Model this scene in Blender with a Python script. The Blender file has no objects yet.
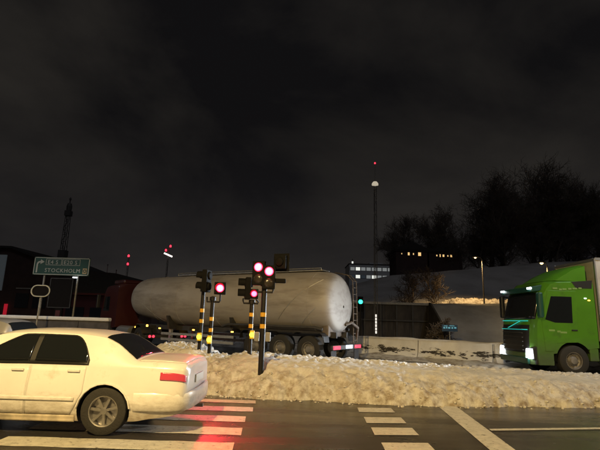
import bpy, bmesh, math, random
from mathutils import Vector, Matrix, noise
random.seed(7)
R = math.radians
SC = bpy.context.scene
COL = SC.collection

# ---------------------------------------------------------------- camera
cam_data = bpy.data.cameras.new('camera')
cam_data.sensor_width = 36.0
cam_data.lens = 27.0
cam_data.clip_start = 0.05
cam_data.clip_end = 5000
cam = bpy.data.objects.new('camera', cam_data)
COL.objects.link(cam)
cam.matrix_world = Matrix.Translation((0, 0, 1.6)) @ Matrix.Rotation(R(90 + 11.9), 4, 'X') @ Matrix.Rotation(R(1.7), 4, 'Z')
SC.camera = cam

# ---------------------------------------------------------------- night sky
world = bpy.data.worlds.new('World')
SC.world = world
world.use_nodes = True
wn, wl = world.node_tree.nodes, world.node_tree.links
wn.clear()
w_out = wn.new('ShaderNodeOutputWorld')
w_bg = wn.new('ShaderNodeBackground')
w_bg.inputs['Strength'].default_value = 1.0
sky = wn.new('ShaderNodeTexSky')
sky.sky_type = 'NISHITA'
sky.sun_disc = False
sky.sun_elevation = R(-4)
sky.sun_rotation = R(200)
tc = wn.new('ShaderNodeTexCoord')
mp = wn.new('ShaderNodeMapping')
mp.inputs['Scale'].default_value = (1.0, 1.0, 1.9)
mp.inputs['Rotation'].default_value = (0, R(12), 0)
mp.inputs['Location'].default_value = (11, 3, 0)
wl.new(tc.outputs['Generated'], mp.inputs['Vector'])
cn = wn.new('ShaderNodeTexNoise')
cn.inputs['Scale'].default_value = 1.5
cn.inputs['Detail'].default_value = 7
cn.inputs['Roughness'].default_value = 0.52
cn.inputs['Distortion'].default_value = 0.35
wl.new(mp.outputs['Vector'], cn.inputs['Vector'])
cr = wn.new('ShaderNodeValToRGB')
cr.color_ramp.elements[0].position = 0.38
cr.color_ramp.elements[0].color = (0.0052, 0.0049, 0.0053, 1)
cr.color_ramp.elements[1].position = 0.68
cr.color_ramp.elements[1].color = (0.0225, 0.0200, 0.0172, 1)
wl.new(cn.outputs['Fac'], cr.inputs['Fac'])
wa = wn.new('ShaderNodeVectorMath')
wa.operation = 'MULTIPLY_ADD'
wa.inputs[1].default_value = (0.002, 0.002, 0.002)
wl.new(sky.outputs['Color'], wa.inputs[0])
wl.new(cr.outputs['Color'], wa.inputs[2])
w_sep = wn.new('ShaderNodeSeparateXYZ')
wl.new(tc.outputs['Generated'], w_sep.inputs[0])
w_mr = wn.new('ShaderNodeMapRange')
w_mr.interpolation_type = 'SMOOTHSTEP'
w_mr.inputs['From Min'].default_value = 0.45
w_mr.inputs['From Max'].default_value = -0.05
wl.new(w_sep.outputs['Z'], w_mr.inputs['Value'])
w_glow = wn.new('ShaderNodeVectorMath')
w_glow.operation = 'MULTIPLY_ADD'
w_glow.inputs[1].default_value = (0.0065, 0.0060, 0.0066)
wl.new(w_mr.outputs['Result'], w_glow.inputs[0])
wl.new(wa.outputs['Vector'], w_glow.inputs[2])
wl.new(w_glow.outputs['Vector'], w_bg.inputs['Color'])
wl.new(w_bg.outputs['Background'], w_out.inputs['Surface'])

# faint unseen fill from behind the camera, added to lift the dark hill
sun_d = bpy.data.lights.new('hill_fill', 'SUN')
sun_d.energy = 0.09
sun_d.angle = R(15)
sun_d.color = (0.85, 0.88, 1.0)
sun = bpy.data.objects.new('hill_fill', sun_d)
sun.rotation_euler = (R(50), 0, R(20))
COL.objects.link(sun)

SC.view_settings.view_transform = 'Standard'
SC.view_settings.look = 'None'
SC.view_settings.exposure = 0.0
SC.view_settings.gamma = 1.0
SC.view_settings.use_curve_mapping = False
SC.render.engine = 'CYCLES'
SC.cycles.use_denoising = True
SC.cycles.max_bounces = 6
SC.cycles.sample_clamp_indirect = 4.0

WARM = (1.0, 0.69, 0.27)
COOL = (0.86, 0.93, 1.0)

# ---------------------------------------------------------------- materials
MATS = {}
def mat(name, col, rough=0.6, metal=0.0, emit=None, es=0.0, coat=0.0, var=0.0, vscale=8.0, bump=0.0, bscale=30.0, spec=0.5, dirt=None, dscale=3.0, dlo=0.52, dhi=0.62, dstretch=(1, 1, 1)):
    if name in MATS:
        return MATS[name]
    m = bpy.data.materials.new(name)
    m.use_nodes = True
    n, l = m.node_tree.nodes, m.node_tree.links
    b = n['Principled BSDF']
    b.inputs['Base Color'].default_value = (*col, 1)
    b.inputs['Roughness'].default_value = rough
    b.inputs['Metallic'].default_value = metal
    b.inputs['Specular IOR Level'].default_value = spec
    b.inputs['Coat Weight'].default_value = coat
    b.inputs['Coat Roughness'].default_value = 0.06
    if emit:
        b.inputs['Emission Color'].default_value = (*emit, 1)
        b.inputs['Emission Strength'].default_value = es
    t = n.new('ShaderNodeTexCoord')
    src = None
    if var > 0:
        nz = n.new('ShaderNodeTexNoise')
        nz.inputs['Scale'].default_value = vscale
        nz.inputs['Detail'].default_value = 6
        l.new(t.outputs['Object'], nz.inputs['Vector'])
        r = n.new('ShaderNodeValToRGB')
        r.color_ramp.elements[0].position = 0.3
        r.color_ramp.elements[1].position = 0.7
        r.color_ramp.elements[0].color = (*[c * (1 - var) for c in col], 1)
        r.color_ramp.elements[1].color = (*[min(1, c * (1 + var)) for c in col], 1)
        l.new(nz.outputs['Fac'], r.inputs['Fac'])
        src = r.outputs['Color']
        l.new(src, b.inputs['Base Color'])
    if dirt:
        mp_ = n.new('ShaderNodeMapping')
        mp_.inputs['Scale'].default_value = dstretch
        l.new(t.outputs['Object'], mp_.inputs['Vector'])
        nz = n.new('ShaderNodeTexNoise')
        nz.inputs['Scale'].default_value = dscale
        nz.inputs['Detail'].default_value = 9
        nz.inputs['Roughness'].default_value = 0.65
        l.new(mp_.outputs['Vector'], nz.inputs['Vector'])
        mr = n.new('ShaderNodeMapRange')
        mr.inputs['From Min'].default_value = dlo
        mr.inputs['From Max'].default_value = dhi
        l.new(nz.outputs['Fac'], mr.inputs['Value'])
        mx = n.new('ShaderNodeMix')
        mx.data_type = 'RGBA'
        l.new(mr.outputs['Result'], mx.inputs['Factor'])
        if src:
            l.new(src, mx.inputs[6])
        else:
            mx.inputs[6].default_value = (*col, 1)
        mx.inputs[7].default_value = (*dirt, 1)
        l.new(mx.outputs[2], b.inputs['Base Color'])
    if bump > 0:
        nz = n.new('ShaderNodeTexNoise')
        nz.inputs['Scale'].default_value = bscale
        nz.inputs['Detail'].default_value = 5
        l.new(t.outputs['Object'], nz.inputs['Vector'])
        bp = n.new('ShaderNodeBump')
        bp.inputs['Strength'].default_value = bump
        bp.inputs['Distance'].default_value = 0.03
        l.new(nz.outputs['Fac'], bp.inputs['Height'])
        l.new(bp.outputs['Normal'], b.inputs['Normal'])
    MATS[name] = m
    return m

def asphalt_mat():
    m = bpy.data.materials.new('wet_asphalt')
    m.use_nodes = True
    n, l = m.node_tree.nodes, m.node_tree.links
    b = n['Principled BSDF']
    t = n.new('ShaderNodeTexCoord')
    big = n.new('ShaderNodeTexNoise'); big.inputs['Scale'].default_value = 0.9; big.inputs['Detail'].default_value = 6
    mpg = n.new('ShaderNodeMapping'); mpg.inputs['Scale'].default_value = (0.35, 1.6, 1)
    l.new(t.outputs['Object'], mpg.inputs['Vector']); l.new(mpg.outputs['Vector'], big.inputs['Vector'])
    fine = n.new('ShaderNodeTexNoise'); fine.inputs['Scale'].default_value = 70; fine.inputs['Detail'].default_value = 4
    l.new(t.outputs['Object'], fine.inputs['Vector'])
    c = n.new('ShaderNodeValToRGB')
    c.color_ramp.elements[0].position = 0.3; c.color_ramp.elements[0].color = (0.016, 0.0145, 0.0135, 1)
    c.color_ramp.elements[1].position = 0.75; c.color_ramp.elements[1].color = (0.050, 0.046, 0.042, 1)
    mm = n.new('ShaderNodeMath'); mm.operation = 'MULTIPLY_ADD'; mm.inputs[1].default_value = 0.5
    l.new(fine.outputs['Fac'], mm.inputs[0])
    h = n.new('ShaderNodeMath'); h.operation = 'MULTIPLY'; h.inputs[1].default_value = 0.5
    l.new(big.outputs['Fac'], h.inputs[0]); l.new(h.outputs[0], mm.inputs[2])
    l.new(mm.outputs[0], c.inputs['Fac']); l.new(c.outputs['Color'], b.inputs['Base Color'])
    r = n.new('ShaderNodeMapRange')
    r.inputs['From Min'].default_value = 0.35; r.inputs['From Max'].default_value = 0.68
    r.inputs['To Min'].default_value = 0.13; r.inputs['To Max'].default_value = 0.38
    l.new(big.outputs['Fac'], r.inputs['Value']); l.new(r.outputs['Result'], b.inputs['Roughness'])
    bp = n.new('ShaderNodeBump'); bp.inputs['Strength'].default_value = 0.35; bp.inputs['Distance'].default_value = 0.008
    l.new(fine.outputs['Fac'], bp.inputs['Height']); l.new(bp.outputs['Normal'], b.inputs['Normal'])
    return m

def snow_mat(name, clean, dirty, lo, hi, scale=1.3, bump=0.6, grit=False):
    m = bpy.data.materials.new(name)
    m.use_nodes = True
    n, l = m.node_tree.nodes, m.node_tree.links
    b = n['Principled BSDF']
    b.inputs['Roughness'].default_value = 0.45
    b.inputs['Subsurface Weight'].default_value = 0.0
    t = n.new('ShaderNodeTexCoord')
    a = n.new('ShaderNodeTexNoise'); a.inputs['Scale'].default_value = scale; a.inputs['Detail'].default_value = 10; a.inputs['Roughness'].default_value = 0.66
    l.new(t.outputs['Object'], a.inputs['Vector'])
    mr = n.new('ShaderNodeMapRange'); mr.inputs['From Min'].default_value = lo; mr.inputs['From Max'].default_value = hi
    l.new(a.outputs['Fac'], mr.inputs['Value'])
    sp = n.new('ShaderNodeTexNoise'); sp.inputs['Scale'].default_value = 26; sp.inputs['Detail'].default_value = 5; sp.inputs['Roughness'].default_value = 0.7
    l.new(t.outputs['Object'], sp.inputs['Vector'])
    ms = n.new('ShaderNodeMapRange'); ms.inputs['From Min'].default_value = 0.56; ms.inputs['From Max'].default_value = 0.70; ms.inputs['To Max'].default_value = 0.55
    l.new(sp.outputs['Fac'], ms.inputs['Value'])
    mxm = n.new('ShaderNodeMath'); mxm.operation = 'MAXIMUM'
    l.new(mr.outputs['Result'], mxm.inputs[0]); l.new(ms.outputs['Result'], mxm.inputs[1])
    top = mxm.outputs[0]
    if grit:
        at = n.new('ShaderNodeAttribute'); at.attribute_name = 'grit'
        g1 = n.new('ShaderNodeMath'); g1.operation = 'MULTIPLY'
        l.new(at.outputs['Fac'], g1.inputs[0]); l.new(mxm.outputs[0], g1.inputs[1])
        top = g1.outputs[0]
    mx = n.new('ShaderNodeMix'); mx.data_type = 'RGBA'
    mx.inputs[6].default_value = (*clean, 1); mx.inputs[7].default_value = (*dirty, 1)
    l.new(top, mx.inputs['Factor']); l.new(mx.outputs[2], b.inputs['Base Color'])
    nz = n.new('ShaderNodeTexNoise'); nz.inputs['Scale'].default_value = 18; nz.inputs['Detail'].default_value = 7; nz.inputs['Roughness'].default_value = 0.7
    l.new(t.outputs['Object'], nz.inputs['Vector'])
    bp = n.new('ShaderNodeBump'); bp.inputs['Strength'].default_value = bump; bp.inputs['Distance'].default_value = 0.05
    l.new(nz.outputs['Fac'], bp.inputs['Height']); l.new(bp.outputs['Normal'], b.inputs['Normal'])
    return m

def lens_mat(name, core, rim, s_core, s_rim, radius):
    """lamp lens: LED cluster in the middle brighter than the rim (object space)"""
    m = bpy.data.materials.new(name)
    m.use_nodes = True
    n, l = m.node_tree.nodes, m.node_tree.links
    b = n['Principled BSDF']
    b.inputs['Base Color'].default_value = (*[0.3 * c for c in rim], 1)
    b.inputs['Roughness'].default_value = 0.3
    t = n.new('ShaderNodeTexCoord')
    ln = n.new('ShaderNodeVectorMath'); ln.operation = 'LENGTH'
    l.new(t.outputs['Object'], ln.inputs[0])
    mr = n.new('ShaderNodeMapRange'); mr.interpolation_type = 'SMOOTHSTEP'
    mr.inputs['From Min'].default_value = radius * 0.62; mr.inputs['From Max'].default_value = radius * 1.0
    mr.inputs['To Min'].default_value = s_core; mr.inputs['To Max'].default_value = s_rim
    l.new(ln.outputs['Value'], mr.inputs['Value'])
    l.new(mr.outputs['Result'], b.inputs['Emission Strength'])
    b.inputs['Emission Color'].default_value = (*core, 1)
    return m

M = dict(
    asphalt=asphalt_mat(),
    marking=mat('road_paint', (0.58, 0.56, 0.50), 0.28, var=0.18, vscale=9, dirt=(0.10, 0.09, 0.08), dscale=14, dlo=0.56, dhi=0.68, bump=0.3, bscale=60),
    snow=snow_mat('ploughed_snow', (0.66, 0.64, 0.60), (0.24, 0.185, 0.125), 0.46, 0.64, 3.2, 1.0),
    bank_snow=snow_mat('bank_snow', (0.64, 0.62, 0.58), (0.27, 0.215, 0.15), 0.40, 0.64, 5.5, 0.65, True),
    bank_clod=snow_mat('clod_snow', (0.62, 0.60, 0.55), (0.46, 0.40, 0.31), 0.45, 0.70, 6.0, 0.5),
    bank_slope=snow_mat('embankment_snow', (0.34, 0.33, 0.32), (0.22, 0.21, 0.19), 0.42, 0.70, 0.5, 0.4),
    clean_snow=snow_mat('settled_snow', (0.62, 0.61, 0.60), (0.40, 0.38, 0.35), 0.42, 0.70, 0.5, 0.4),
    hill_snow=snow_mat('hill_snow', (0.74, 0.72, 0.70), (0.42, 0.40, 0.37), 0.44, 0.70, 0.12, 0.3),
    ground=mat('winter_ground', (0.16, 0.15, 0.14), 0.9, var=0.3, vscale=0.4),
    pave=mat('pavement_concrete', (0.26, 0.25, 0.24), 0.8, var=0.2, vscale=4, bump=0.3),
    paint_white=mat('white_car_paint', (0.80, 0.79, 0.76), 0.28, coat=0.6, var=0.04, vscale=3, dirt=(0.50, 0.44, 0.35), dscale=3.0, dlo=0.60, dhi=0.85),
    sill_dirty=mat('road_salt_grime', (0.46, 0.40, 0.30), 0.6, var=0.3, vscale=8),
    paint_silver=mat('silver_car_paint', (0.50, 0.50, 0.52), 0.3, metal=0.5, coat=0.5),
    glass=mat('tinted_glass', (0.010, 0.012, 0.014), 0.06, spec=0.6),
    black=mat('black_plastic', (0.016, 0.016, 0.017), 0.5),
    rubber=mat('tyre_rubber', (0.022, 0.021, 0.020), 0.8, bump=0.3, bscale=40),
    alloy=mat('wheel_alloy', (0.38, 0.37, 0.36), 0.35, metal=0.8, var=0.25, vscale=6),
    steel_rim=mat('steel_wheel', (0.22, 0.21, 0.20), 0.55, metal=0.4, var=0.3, vscale=6),
    chrome=mat('bright_trim', (0.7, 0.7, 0.7), 0.2, metal=1.0),
    tank=mat('silo_tank_paint', (0.40, 0.37, 0.335), 0.66, metal=0.15, var=0.08, vscale=0.8, dirt=(0.20, 0.175, 0.145), dscale=1.1, dlo=0.48, dhi=0.74, dstretch=(0.35, 1, 1.6), bump=0.05, bscale=3),
    galv=mat('galvanised_steel', (0.42, 0.42, 0.41), 0.5, metal=0.6, var=0.2, vscale=9),
    chassis=mat('chassis_paint', (0.035, 0.033, 0.032), 0.6, var=0.3, vscale=5),
    red=mat('red_cab_paint', (0.045, 0.005, 0.0045), 0.45, coat=0.3, var=0.1, vscale=2),
    green=mat('green_cab_paint', (0.072, 0.225, 0.012), 0.34, coat=0.4, var=0.07, vscale=2, dirt=(0.05, 0.09, 0.03), dscale=1.6, dlo=0.56, dhi=0.8),
    dkgreen=mat('dark_green_paint', (0.012, 0.07, 0.055), 0.35, coat=0.3),
    box=mat('trailer_panel', (0.50, 0.47, 0.42), 0.5, var=0.08, vscale=1.2, dirt=(0.30, 0.27, 0.22), dscale=1.0, dlo=0.5, dhi=0.8),
    alu=mat('aluminium_profile', (0.55, 0.56, 0.57), 0.35, metal=0.8),
    pole=mat('signal_pole_black', (0.010, 0.009, 0.009), 0.5, var=0.2, spec=0.3),
    band=mat('yellow_band', (0.62, 0.33, 0.02), 0.45, var=0.1),
    signal=mat('signal_housing', (0.006, 0.006, 0.006), 0.7, spec=0.1),
    lens_off=mat('unlit_lens', (0.03, 0.025, 0.02), 0.25),
    button=mat('push_button_yellow', (0.70, 0.50, 0.03), 0.4),
    button_glow=mat('push_button_lamp', (0.8, 0.6, 0.05), 0.4, emit=(1.0, 0.72, 0.06), es=2.2),
    grey_box=mat('grey_control_box', (0.22, 0.22, 0.21), 0.5),
    sign_green=mat('sign_green', (0.012, 0.075, 0.045), 0.45, var=0.1, vscale=2),
    sign_white=mat('sign_white', (0.62, 0.62, 0.54), 0.45),
    sign_cream=mat('sign_cream', (0.62, 0.46, 0.24), 0.45),
    sign_back=mat('sign_back', (0.008, 0.006, 0.0055), 0.7, spec=0.15, var=0.15),
    orange_lamp=mat('orange_marker', (0.8, 0.35, 0.03), 0.3, emit=(1.0, 0.50, 0.07), es=5.0),
    tail=mat('tail_lamp', (0.5, 0.02, 0.03), 0.25, emit=(1.0, 0.03, 0.06), es=3.0),
    tail_dim=mat('tail_lamp_small', (0.4, 0.01, 0.02), 0.3, emit=(1.0, 0.03, 0.06), es=0.30),
    car_tail=mat('car_tail_lamp', (0.45, 0.04, 0.05), 0.2, emit=(1.0, 0.10, 0.12), es=0.22, coat=0.5),
    head=mat('headlamp', (0.9, 0.9, 0.9), 0.2, emit=(0.90, 0.96, 1.0), es=22.0),
    marker_white=mat('white_marker', (0.9, 0.9, 0.9), 0.3, emit=(0.86, 0.96, 1.0), es=4.0),
    plate_lamp=mat('lit_number_plate', (0.7, 0.75, 0.85), 0.4, emit=(0.62, 0.78, 1.0), es=1.4),
    cyan=mat('cyan_reflection_strip', (0.05, 0.5, 0.45), 0.3, emit=(0.03, 0.72, 0.62), es=0.55),  # emission stands in for a teal reflection
    warm_win=mat('lit_window_warm', (0.5, 0.4, 0.25), 0.3, emit=(1.0, 0.62, 0.24), es=1.0),
    cool_win=mat('lit_window_cool', (0.6, 0.6, 0.6), 0.3, emit=(0.92, 0.94, 0.86), es=0.9),
    dim_win=mat('dim_window', (0.05, 0.06, 0.07), 0.15, emit=(0.35, 0.45, 0.55), es=0.05),
    dark_win=mat('dark_window', (0.02, 0.022, 0.026), 0.12),
    facade_dark=mat('dark_brick', (0.055, 0.032, 0.028), 0.85, var=0.25, vscale=1.2),
    facade_red=mat('red_cladding', (0.09, 0.011, 0.010), 0.6, var=0.2, vscale=1.0),
    facade_pale=mat('pale_render', (0.72, 0.74, 0.74), 0.7, var=0.1, vscale=0.3),
    roof=mat('roof_felt', (0.028, 0.025, 0.024), 0.9, var=0.2),
    concrete=mat('barrier_concrete', (0.66, 0.66, 0.65), 0.7, var=0.1, vscale=2.0, bump=0.5, bscale=9),
    wall=mat('retaining_panel', (0.060, 0.052, 0.045), 0.85, var=0.35, vscale=1.4, dstretch=(3, 3, 0.4), dirt=(0.028, 0.024, 0.022), dscale=1.2, dlo=0.45, dhi=0.65, bump=0.4, bscale=12),
    cap=mat('concrete_cap', (0.30, 0.29, 0.27), 0.8, var=0.2),
    bark=mat('winter_bark', (0.13, 0.105, 0.085), 0.9, var=0.3, vscale=3),
    mast=mat('mast_steel', (0.10, 0.095, 0.09), 0.6, metal=0.3, var=0.2),
    red_beacon=mat('red_beacon', (0.5, 0.02, 0.02), 0.3, emit=(1.0, 0.03, 0.06), es=3.0),
    crane_light=mat('crane_light', (0.8, 0.8, 0.8), 0.3, emit=(1.0, 0.88, 0.80), es=2.0),
    dome=mat('lamp_dome', (0.7, 0.68, 0.6), 0.4, emit=(1.0, 0.88, 0.66), es=0.45),
    strip=mat('white_reflector_glow', (0.8, 0.8, 0.8), 0.4, emit=(1.0, 0.93, 0.84), es=0.9),  # emission replaces headlight caught by a reflective sleeve
    street_glow=mat('street_lamp_glass', (0.8, 0.7, 0.5), 0.3, emit=(1.0, 0.66, 0.24), es=9.0),
    blue_sign=mat('small_blue_sign', (0.03, 0.07, 0.12), 0.5),
    blue_glow=mat('small_sign_marks', (0.2, 0.5, 0.6), 0.5, emit=(0.12, 0.46, 0.62), es=0.32),
    decal=mat('pale_lettering_film', (0.20, 0.34, 0.10), 0.5),
    screen=mat('grey_lit_screen', (0.2, 0.22, 0.24), 0.4, emit=(0.55, 0.66, 0.72), es=0.035),
    pink=mat('pink_neon', (0.6, 0.1, 0.15), 0.4, emit=(1.0, 0.12, 0.22), es=0.9),
)
M['snow_white'] = mat('fresh_snow', (0.86, 0.87, 0.88), 0.6, var=0.05, bump=0.3, bscale=8)
def grimy_paint(m, lo, hi, col):
    n, l = m.node_tree.nodes, m.node_tree.links
    b = n['Principled BSDF']
    t = n.new('ShaderNodeTexCoord')
    sp = n.new('ShaderNodeSeparateXYZ'); l.new(t.outputs['Object'], sp.inputs[0])
    mp_ = n.new('ShaderNodeMapping'); mp_.inputs['Scale'].default_value = (0.8, 1, 2.0); l.new(t.outputs['Object'], mp_.inputs['Vector'])
    nz = n.new('ShaderNodeTexNoise'); nz.inputs['Scale'].default_value = 7; nz.inputs['Detail'].default_value = 10; nz.inputs['Roughness'].default_value = 0.72
    l.new(mp_.outputs['Vector'], nz.inputs['Vector'])
    a = n.new('ShaderNodeMath'); a.operation = 'MULTIPLY_ADD'; a.inputs[1].default_value = 0.55
    l.new(nz.outputs['Fac'], a.inputs[0]); l.new(sp.outputs['Z'], a.inputs[2])
    mr = n.new('ShaderNodeMapRange'); mr.inputs['From Min'].default_value = hi + 0.275; mr.inputs['From Max'].default_value = lo + 0.275; mr.inputs['To Max'].default_value = 0.85
    l.new(a.outputs[0], mr.inputs['Value'])
    mx = n.new('ShaderNodeMix'); mx.data_type = 'RGBA'
    src = b.inputs['Base Color'].links[0].from_socket
    l.new(mr.outputs['Result'], mx.inputs['Factor']); l.new(src, mx.inputs[6]); mx.inputs[7].default_value = (*col, 1)
    l.new(mx.outputs[2], b.inputs['Base Color'])
    rr = n.new('ShaderNodeMapRange'); rr.inputs['To Min'].default_value = b.inputs['Roughness'].default_value; rr.inputs['To Max'].default_value = 0.75
    l.new(mr.outputs['Result'], rr.inputs['Value']); l.new(rr.outputs['Result'], b.inputs['Roughness'])
def barrier_dirt(m):
    n, l = m.node_tree.nodes, m.node_tree.links
    b = n['Principled BSDF']
    t = n.new('ShaderNodeTexCoord')
    g = n.new('ShaderNodeNewGeometry')
    sp = n.new('ShaderNodeSeparateXYZ'); l.new(g.outputs['Position'], sp.inputs[0])
    mp_ = n.new('ShaderNodeMapping'); mp_.inputs['Scale'].default_value = (0.45, 0.45, 1.5); l.new(g.outputs['Position'], mp_.inputs['Vector'])
    nz = n.new('ShaderNodeTexNoise'); nz.inputs['Scale'].default_value = 3.4; nz.inputs['Detail'].default_value = 10; nz.inputs['Roughness'].default_value = 0.72
    l.new(mp_.outputs['Vector'], nz.inputs['Vector'])
    d = n.new('ShaderNodeMath'); d.operation = 'SUBTRACT'; l.new(sp.outputs['Z'], d.inputs[0]); d.inputs[1].default_value = 0.36
    ab = n.new('ShaderNodeMath'); ab.operation = 'ABSOLUTE'; l.new(d.outputs[0], ab.inputs[0])
    k = n.new('ShaderNodeMath'); k.operation = 'MULTIPLY_ADD'; k.inputs[1].default_value = -0.60
    l.new(ab.outputs[0], k.inputs[0]); l.new(nz.outputs['Fac'], k.inputs[2])
    mr = n.new('ShaderNodeMapRange'); mr.inputs['From Min'].default_value = 0.455; mr.inputs['From Max'].default_value = 0.50
    l.new(k.outputs[0], mr.inputs['Value'])
    mx = n.new('ShaderNodeMix'); mx.data_type = 'RGBA'
    src = b.inputs['Base Color'].links[0].from_socket
    l.new(mr.outputs['Result'], mx.inputs['Factor']); l.new(src, mx.inputs[6]); mx.inputs[7].default_value = (0.03, 0.026, 0.022, 1)
    l.new(mx.outputs[2], b.inputs['Base Color'])
barrier_dirt(M['concrete'])
grimy_paint(M['paint_white'], 0.20, 0.52, (0.24, 0.19, 0.125))
grimy_paint(M['green'], 0.5, 1.3, (0.05, 0.07, 0.03))
M['half_win'] = mat('half_lit_window', (0.4, 0.4, 0.4), 0.3, emit=(0.85, 0.90, 0.88), es=0.20)
M['old_steel'] = mat('weathered_steel', (0.13, 0.105, 0.085), 0.65, metal=0.2, var=0.3, vscale=6)
M['dark_concrete'] = mat('dark_concrete', (0.085, 0.08, 0.085), 0.8, var=0.3, vscale=3)
RED_LENS = lens_mat('red_signal_lens', (1.0, 0.0085, 0.022), (1.0, 0.02, 0.05), 110.0, 1.5, 0.10)
RED_LENS_S = lens_mat('red_signal_lens_dimmer', (1.0, 0.008, 0.020), (1.0, 0.02, 0.05), 80.0, 1.2, 0.075)
GREEN_LENS = lens_mat('green_signal_lens', (0.03, 0.9, 0.55), (0.02, 0.8, 0.5), 5.0, 1.0, 0.16)

# ---------------------------------------------------------------- mesh helpers
class MB:
    def __init__(s):
        s.v, s.f, s.mi = [], [], []
    def add(s, vs, fs, mi=0):
        o = len(s.v)
        s.v += [tuple(p) for p in vs]
        s.f += [tuple(o + i for i in f) for f in fs]
        s.mi += [mi] * len(fs)
        return s
    def box(s, c, d, rz=0.0, rx=0.0, ry=0.0):
        m = Matrix.Translation(c) @ Matrix.Rotation(rz, 4, 'Z') @ Matrix.Rotation(ry, 4, 'Y') @ Matrix.Rotation(rx, 4, 'X')
        vs = [m @ Vector((x * d[0] / 2, y * d[1] / 2, z * d[2] / 2)) for x in (-1, 1) for y in (-1, 1) for z in (-1, 1)]
        return s.add(vs, [(0, 1, 3, 2), (4, 6, 7, 5), (0, 4, 5, 1), (2, 3, 7, 6), (0, 2, 6, 4), (1, 5, 7, 3)])
    def cyl(s, a, b, r0, r1=None, n=12, caps=True):
        r1 = r0 if r1 is None else r1
        a, b = Vector(a), Vector(b)
        q = (b - a).to_track_quat('Z', 'Y')
        vs = []
        for c, r in ((a, r0), (b, r1)):
            for i in range(n):
                t = 2 * math.pi * i / n
                vs.append(c + q @ Vector((r * math.cos(t), r * math.sin(t), 0)))
        fs = [(i, (i + 1) % n, n + (i + 1) % n, n + i) for i in range(n)]
        if caps:
            fs += [tuple(range(n - 1, -1, -1)), tuple(range(n, 2 * n))]
        return s.add(vs, fs)
    def tube(s, pts, r, n=6):
        pts = [Vector(p) for p in pts]
        rs = r if isinstance(r, (list, tuple)) else [r] * len(pts)
        rings, up = [], None
        for i, p in enumerate(pts):
            d = (pts[min(i + 1, len(pts) - 1)] - pts[max(i - 1, 0)])
            d = d.normalized() if d.length > 1e-9 else Vector((0, 0, 1))
            if up is None:
                up = d.orthogonal().normalized()
            up = (up - d * up.dot(d))
            up = up.normalized() if up.length > 1e-6 else d.orthogonal().normalized()
            w = d.cross(up)
            rings.append([p + rs[i] * (math.cos(2 * math.pi * k / n) * up + math.sin(2 * math.pi * k / n) * w) for k in range(n)])
        vs = [q for ring in rings for q in ring]
        fs = []
        for i in range(len(rings) - 1):
            for k in range(n):
                fs.append((i * n + k, i * n + (k + 1) % n, (i + 1) * n + (k + 1) % n, (i + 1) * n + k))
        fs += [tuple(range(n - 1, -1, -1)), tuple(range((len(rings) - 1) * n, len(rings) * n))]
        return s.add(vs, fs)
    def lathe(s, prof, c, axis='Y', n=28, close=False):
        """prof: (radius, along axis)"""
        vs = []
        for r, h in prof:
            for i in range(n):
                t = 2 * math.pi * i / n
                a, b = r * math.cos(t), r * math.sin(t)
                p = {'X': (h, a, b), 'Y': (a, h, b), 'Z': (a, b, h)}[axis]
                vs.append(Vector(c) + Vector(p))
        k = len(prof)
        fs = []
        for j in range(k if close else k - 1):
            for i in range(n):
                fs.append((j * n + i, j * n + (i + 1) % n, ((j + 1) % k) * n + (i + 1) % n, ((j + 1) % k) * n + i))
        if not close:
            fs += [tuple(range(n - 1, -1, -1)), tuple(range((k - 1) * n, k * n))]
        return s.add(vs, fs)
    def prism(s, poly, a, b, axis='Y'):
        """poly in the two other axes, extruded from a to b"""
        def pt(p, h):
            return {'X': (h, p[0], p[1]), 'Y': (p[0], h, p[1]), 'Z': (p[0], p[1], h)}[axis]
        n = len(poly)
        vs = [pt(p, a) for p in poly] + [pt(p, b) for p in poly]
        fs = [(i, (i + 1) % n, n + (i + 1) % n, n + i) for i in range(n)] + [tuple(range(n - 1, -1, -1)), tuple(range(n, 2 * n))]
        return s.add(vs, fs)
    def grid(s, P, closed_u=False):
        """P: list of rows of points"""
        h, w = len(P), len(P[0])
        fs = []
        for i in range(h - 1):
            for j in range(w if closed_u else w - 1):
                fs.append((i * w + j, i * w + (j + 1) % w, (i + 1) * w + (j + 1) % w, (i + 1) * w + j))
        return s.add([p for row in P for p in row], fs)
    def mesh(s, name, materials, smooth=None, fix=True):
        me = bpy.data.meshes.new(name)
        me.from_pydata(s.v, [], s.f)
        if not isinstance(materials, (list, tuple)):
            materials = [materials]
        for m in materials:
            me.materials.append(m)
        if any(s.mi):
            me.polygons.foreach_set('material_index', s.mi)
        if fix:
            bm = bmesh.new(); bm.from_mesh(me)
            bmesh.ops.recalc_face_normals(bm, faces=bm.faces)
            bm.to_mesh(me); bm.free()
        if smooth is not None:
            me.polygons.foreach_set('use_smooth', [True] * len(me.polygons))
            me.set_sharp_from_angle(angle=R(smooth))
        me.update()
        return me
    def build(s, name, material, parent=None, smooth=None, bevel=0, loc=None, fix=True):
        o = bpy.data.objects.new(name, s.mesh(name, material, smooth, fix))
        COL.objects.link(o)
        if parent:
            o.parent = parent
        if loc is not None:
            o.location = loc
        if bevel:
            b = o.modifiers.new('bevel', 'BEVEL'); b.width = bevel; b.segments = 2; b.limit_method = 'ANGLE'; b.angle_limit = R(40)
        return o

def link_mesh(name, me, parent=None, loc=(0, 0, 0), rot=(0, 0, 0), scale=(1, 1, 1)):
    o = bpy.data.objects.new(name, me)
    COL.objects.link(o)
    o.parent = parent
    o.location = loc; o.rotation_euler = rot; o.scale = scale
    return o

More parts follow.
